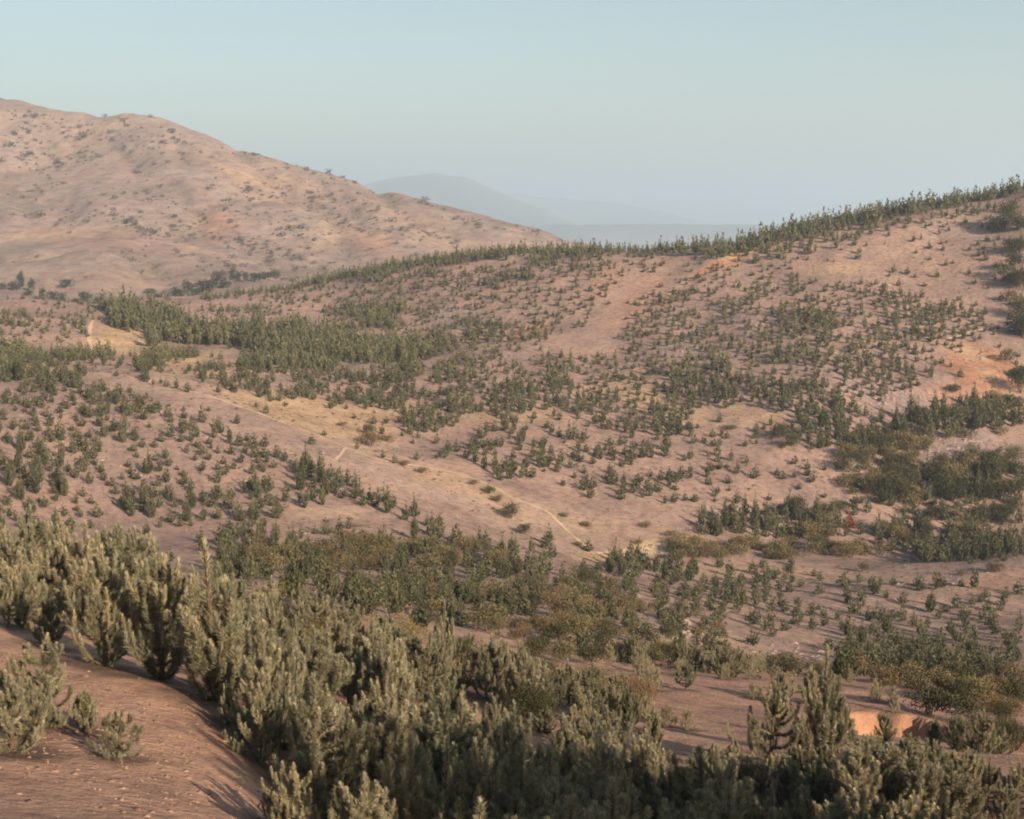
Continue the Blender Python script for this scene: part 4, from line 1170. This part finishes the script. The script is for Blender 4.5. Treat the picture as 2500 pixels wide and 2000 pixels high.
TENS = ['twenty', 'thirty', 'forty', 'fifty', 'sixty', 'seventy']
def ordinal(i):
    if i < 20: return ORD[i]
    i += 1
    return TENS[i // 10 - 2] + '-' + ORD[i % 10 - 1] if i % 10 else {30: 'thirtieth', 40: 'fortieth', 50: 'fiftieth', 60: 'sixtieth', 70: 'seventieth'}[i]
# shade painted dark brown into the ground colour under the near pines
gx, gy = GX.ravel(), GY.ravel(); pine_shade = np.zeros(len(gx))
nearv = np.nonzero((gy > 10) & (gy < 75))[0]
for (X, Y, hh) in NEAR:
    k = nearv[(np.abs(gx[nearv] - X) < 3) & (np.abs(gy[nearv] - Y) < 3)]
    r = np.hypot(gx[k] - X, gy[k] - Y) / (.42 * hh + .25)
    pine_shade[k] = np.maximum(pine_shade[k], 1 - smooth(.5, 1.25, r + .25 * vnoise(gx[k] * 1.7, gy[k] * 1.7, 8)))
SC2 = SC.reshape(-1, 3).copy(); SC2 += (np.array((0.075, 0.048, 0.034)) - SC2) * (pine_shade * .85)[:, None]
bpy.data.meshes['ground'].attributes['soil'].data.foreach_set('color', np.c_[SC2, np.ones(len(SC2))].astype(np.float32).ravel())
CAND.sort(reverse=True)
for (_, tx, ty, d, lab, grp) in CAND[:258]:
    near_pine(tx, ty, d, lab, None, grp, False, random.uniform(.85, 1.3), hmax=3.9)
if CAND[258:]:
    far_c = CAND[258:]; q = np.array([(c[1], c[2], c[3]) for c in far_c])
    rx, ry, rz = ray(q[:, 0], q[:, 1]); X, Y = rx * q[:, 2], q[:, 2]; Z = ground(X, Y); h = np.clip(EYE + rz * q[:, 2] - Z, .9, 3.9)
    pr = []
    for k in (11, 12, 13):
        tr, br = candle_pine(k * 17, 1.0, .30, 6, .36, .34)
        pr.append(tuple(np.concatenate(a) if i != 1 else None for i, a in enumerate(([l.arrays()[0] for l, _ in br], [], [l.arrays()[2] for l, _ in br]))) )
        v, _, t = pr[-1]; v = v.reshape(-1, 3, 3); c = v.mean(1, keepdims=True); v = (c + (v - c) * np.array([1.6, 1.6, 1.1])).reshape(-1, 3)
        pr[-1] = (v, np.arange(len(v)).reshape(-1, 3), t)
    merge_plants('thicket_pines', pr, RNG.integers(0, 3, len(X)), np.c_[X, Y, Z - .03], h, h, RNG.random(len(X)) * 6.28, RNG.normal(0, .1, len(X)), [M_NEEDLE_NEAR], 'smallest pines filling the gaps of the thickets', 'stuff')

# broad-leaved scrub between the near pines
for (px0, px1, d0, d1, n, ms, lab) in [(0, 330, 50, 64, 5, (M_BUSH, M_BUSH_DARK), 'leafy bush among pines of the left thicket'), (450, 1000, 48, 66, 8, (M_BUSH, M_BUSH, M_BUSH_DARK), 'leafy bush among pines of the middle thicket'),
        (1000, 1600, 42, 62, 8, (M_BUSH_DARK, M_BUSH, M_BUSH_BROWN), 'leafy bush among pines right of the thicket'), (2300, 2520, 40, 64, 7, (M_BUSH_DARK, M_BUSH_DARK, M_BUSH), 'leafy bush among pines at lower right')]:
    for _ in range(n):
        d = random.uniform(d0, d1); X = float(ray(random.uniform(px0, px1), 1500)[0]) * d
        W = random.uniform(1.5, 2.6); Z = float(ground(np.array([X]), np.array([d]))[0])
        bush(0, 0, 0, 0, random.choice(ms), lab, 'leafy bushes among the near pines', k=random.choice((8, 9, 10)), pos=(X, d, Z, W, W * random.uniform(.6, .95)))

# pines on the slope beside and behind the viewer, whose shadows fall into the picture
for (X, Y, h) in [(10, 10, 6.2), (12, 14, 7.0), (10.5, 15, 6.4), (15, 12, 7.2), (13, 8, 7.0), (7.5, 11.5, 5.8), (9, 8.5, 6.4), (8.5, 13.5, 5.8), (11, 6, 6.4), (12.4, 18, 6.2)]:
    z = float(ground(np.array([float(X)]), np.array([float(Y)]))[0])
    u, v = project(X, Y, z + h)
    k = random.randrange(8)
    e = link('pine_tree', None, None, (X, Y, z - .03)); e.scale = (h * 1.0, h * 1.0, h); e.rotation_euler = (0, 0, random.uniform(0, 6))
    link('trunk', VT[k], e); link('crown', VC[k], e)
    tag(e, f'pine {h} metres tall out of sight beside the viewer, {ordinal(N_SIDE)} of them', 'pine tree', 'pines beside the viewer'); N_SIDE += 1

# ------------------------------------------------------------------ dry grass tufts, stones
def tufts(n, seed, region, name, hmean):
    rng = np.random.default_rng(seed)
    x, y = region(rng, n)
    z = ground(x, y)
    q = fbm(x / 9, y / 9, 3, 55)
    kp = rng.random(len(x)) < np.clip(.5 + q, 0, 1)
    x, y, z = x[kp], y[kp], z[kp]
    pr = []
    for s in range(4):
        r2 = np.random.default_rng(s); L = Leaves(); m = 9
        ph = r2.random(m) * 6.28; ln = r2.uniform(.6, 1, m)
        d = np.stack([np.cos(ph) * .6, np.sin(ph) * .6, ln], -1); b = np.stack([np.cos(ph) * .12, np.sin(ph) * .12, np.zeros(m)], -1)
        sd = np.stack([-np.sin(ph), np.cos(ph), np.zeros(m)], -1) * .13
        L.add(np.stack([b - sd, b + sd, b + d], 1), r2.random(m)); pr.append(L.arrays())
    s = hmean * rng.gamma(4, .25, len(x))
    merge_plants(name, pr, rng.integers(0, 4, len(x)), np.c_[x, y, z - .01], s, s, rng.random(len(x)) * 6, rng.normal(0, .2, len(x)), [M_GRASS])
def reg_near(rng, n):
    y = rng.uniform(14, 75, n); return rng.uniform(-.42, .42, n) * y + 0, y
def reg_mid(rng, n):
    y = rng.uniform(80, 340, n) ; return rng.uniform(-.40, .40, n) * y, y
tufts(7000, 1, reg_near, 'grass_tufts', .05)
tufts(26000, 2, reg_mid, 'dry_grass', .17)

# low dark scrub dotting the open ground
rng = np.random.default_rng(5)
y = 75 + (470 - 75) * rng.random(15000) ** .8; x = rng.uniform(-.40, .40, len(y)) * y
kp = rng.random(len(y)) < np.clip(.35 + 1.2 * fbm(x / 16, y / 16, 3, 57), .03, 1); x, y = x[kp], y[kp]
qx, qy = project(x, y, ground(x, y)); kp = ~in_poly(qx, qy, STANDS[-7][0]) | (rng.random(len(x)) < .06); x, y = x[kp], y[kp]
pr = [shrub_leaves(700 + k, 24, 3, .6, .20, .3).arrays() for k in range(5)]
sz = rng.gamma(3, .10, len(x)) + .12
merge_plants('low_scrub', pr, rng.integers(0, 5, len(x)), np.c_[x, y, ground(x, y) - .02], sz * .9, sz * 1.3, rng.random(len(x)) * 6, rng.normal(-.1, .2, len(x)), [M_BUSH_BROWN], 'tiny dry scrub dotting the open ground')

def rocks(n, seed, spots, name, smin, smax, mat=None):
    rng = np.random.default_rng(seed)
    pr = []
    base = [(-1,-1,-.6),(1,-1,-.6),(1,1,-.6),(-1,1,-.6),(-.7,-.6,.5),(.6,-.7,.7),(.7,.6,.45),(-.5,.7,.6)]
    fq = [(0,1,5,4),(1,2,6,5),(2,3,7,6),(3,0,4,7),(4,5,6,7)]
    for s in range(6):
        v = np.array(base) * .5 + rng.normal(0, .09, (8, 3)); pr.append((v, as_tris(fq), np.full(8, .5)))
    qx, qy = [], []
    for (cx, cy, rx, ry, k) in spots:
        m = int(n * k); qx.append(cx + rng.normal(0, .5, m) * rx); qy.append(cy + rng.normal(0, .5, m) * ry)
    X, Y, Z = cast(np.concatenate(qx), np.concatenate(qy)); okk = ~np.isnan(X); X, Y, Z = X[okk], Y[okk], Z[okk]
    s = smin + (smax - smin) * rng.random(len(X)) ** 4
    merge_plants(name, pr, rng.integers(0, 6, len(X)), np.c_[X, Y, ground(X, Y)], s * rng.uniform(.4, .9, len(X)), s, rng.random(len(X)) * 6, np.zeros(len(X)), [mat or M_ROCK])
rocks(1, 3, [(2170,970,110,26,420),(2330,1095,110,40,520),(1110,775,90,30,120),(1690,870,100,22,160),(1860,785,80,16,90),(2300,1420,160,30,90),(1690,1550,90,20,90),(1660,1520,40,16,60),(2380,880,80,30,80),(1960,1600,200,30,120),(450,1080,400,120,160)], 'scree_stones', .18, .95)
rocks(1, 4, [(300,1800,340,130,700),(100,1620,160,70,200),(450,1950,300,70,200),(1800,1700,400,60,260)], 'loose_stones', .012, .13, M_PEBBLE)

# ------------------------------------------------------------------ look-alikes are told apart by their place among their like
same = {}
for o in COL.objects:
    if o.parent is None and o.get('label') and o.get('category') and not o.get('kind'):
        same.setdefault(o['label'], []).append(o)
for lab, os_ in same.items():
    if len(os_) < 2: continue
    os_.sort(key=lambda o: float(project(o.location.x, o.location.y, o.location.z)[0]))
    for i, o in enumerate(os_):
        o['label'] = lab + ', ' + ('leftmost' if i == 0 else 'rightmost' if i == len(os_) - 1 else ordinal(i) + ' from the left')
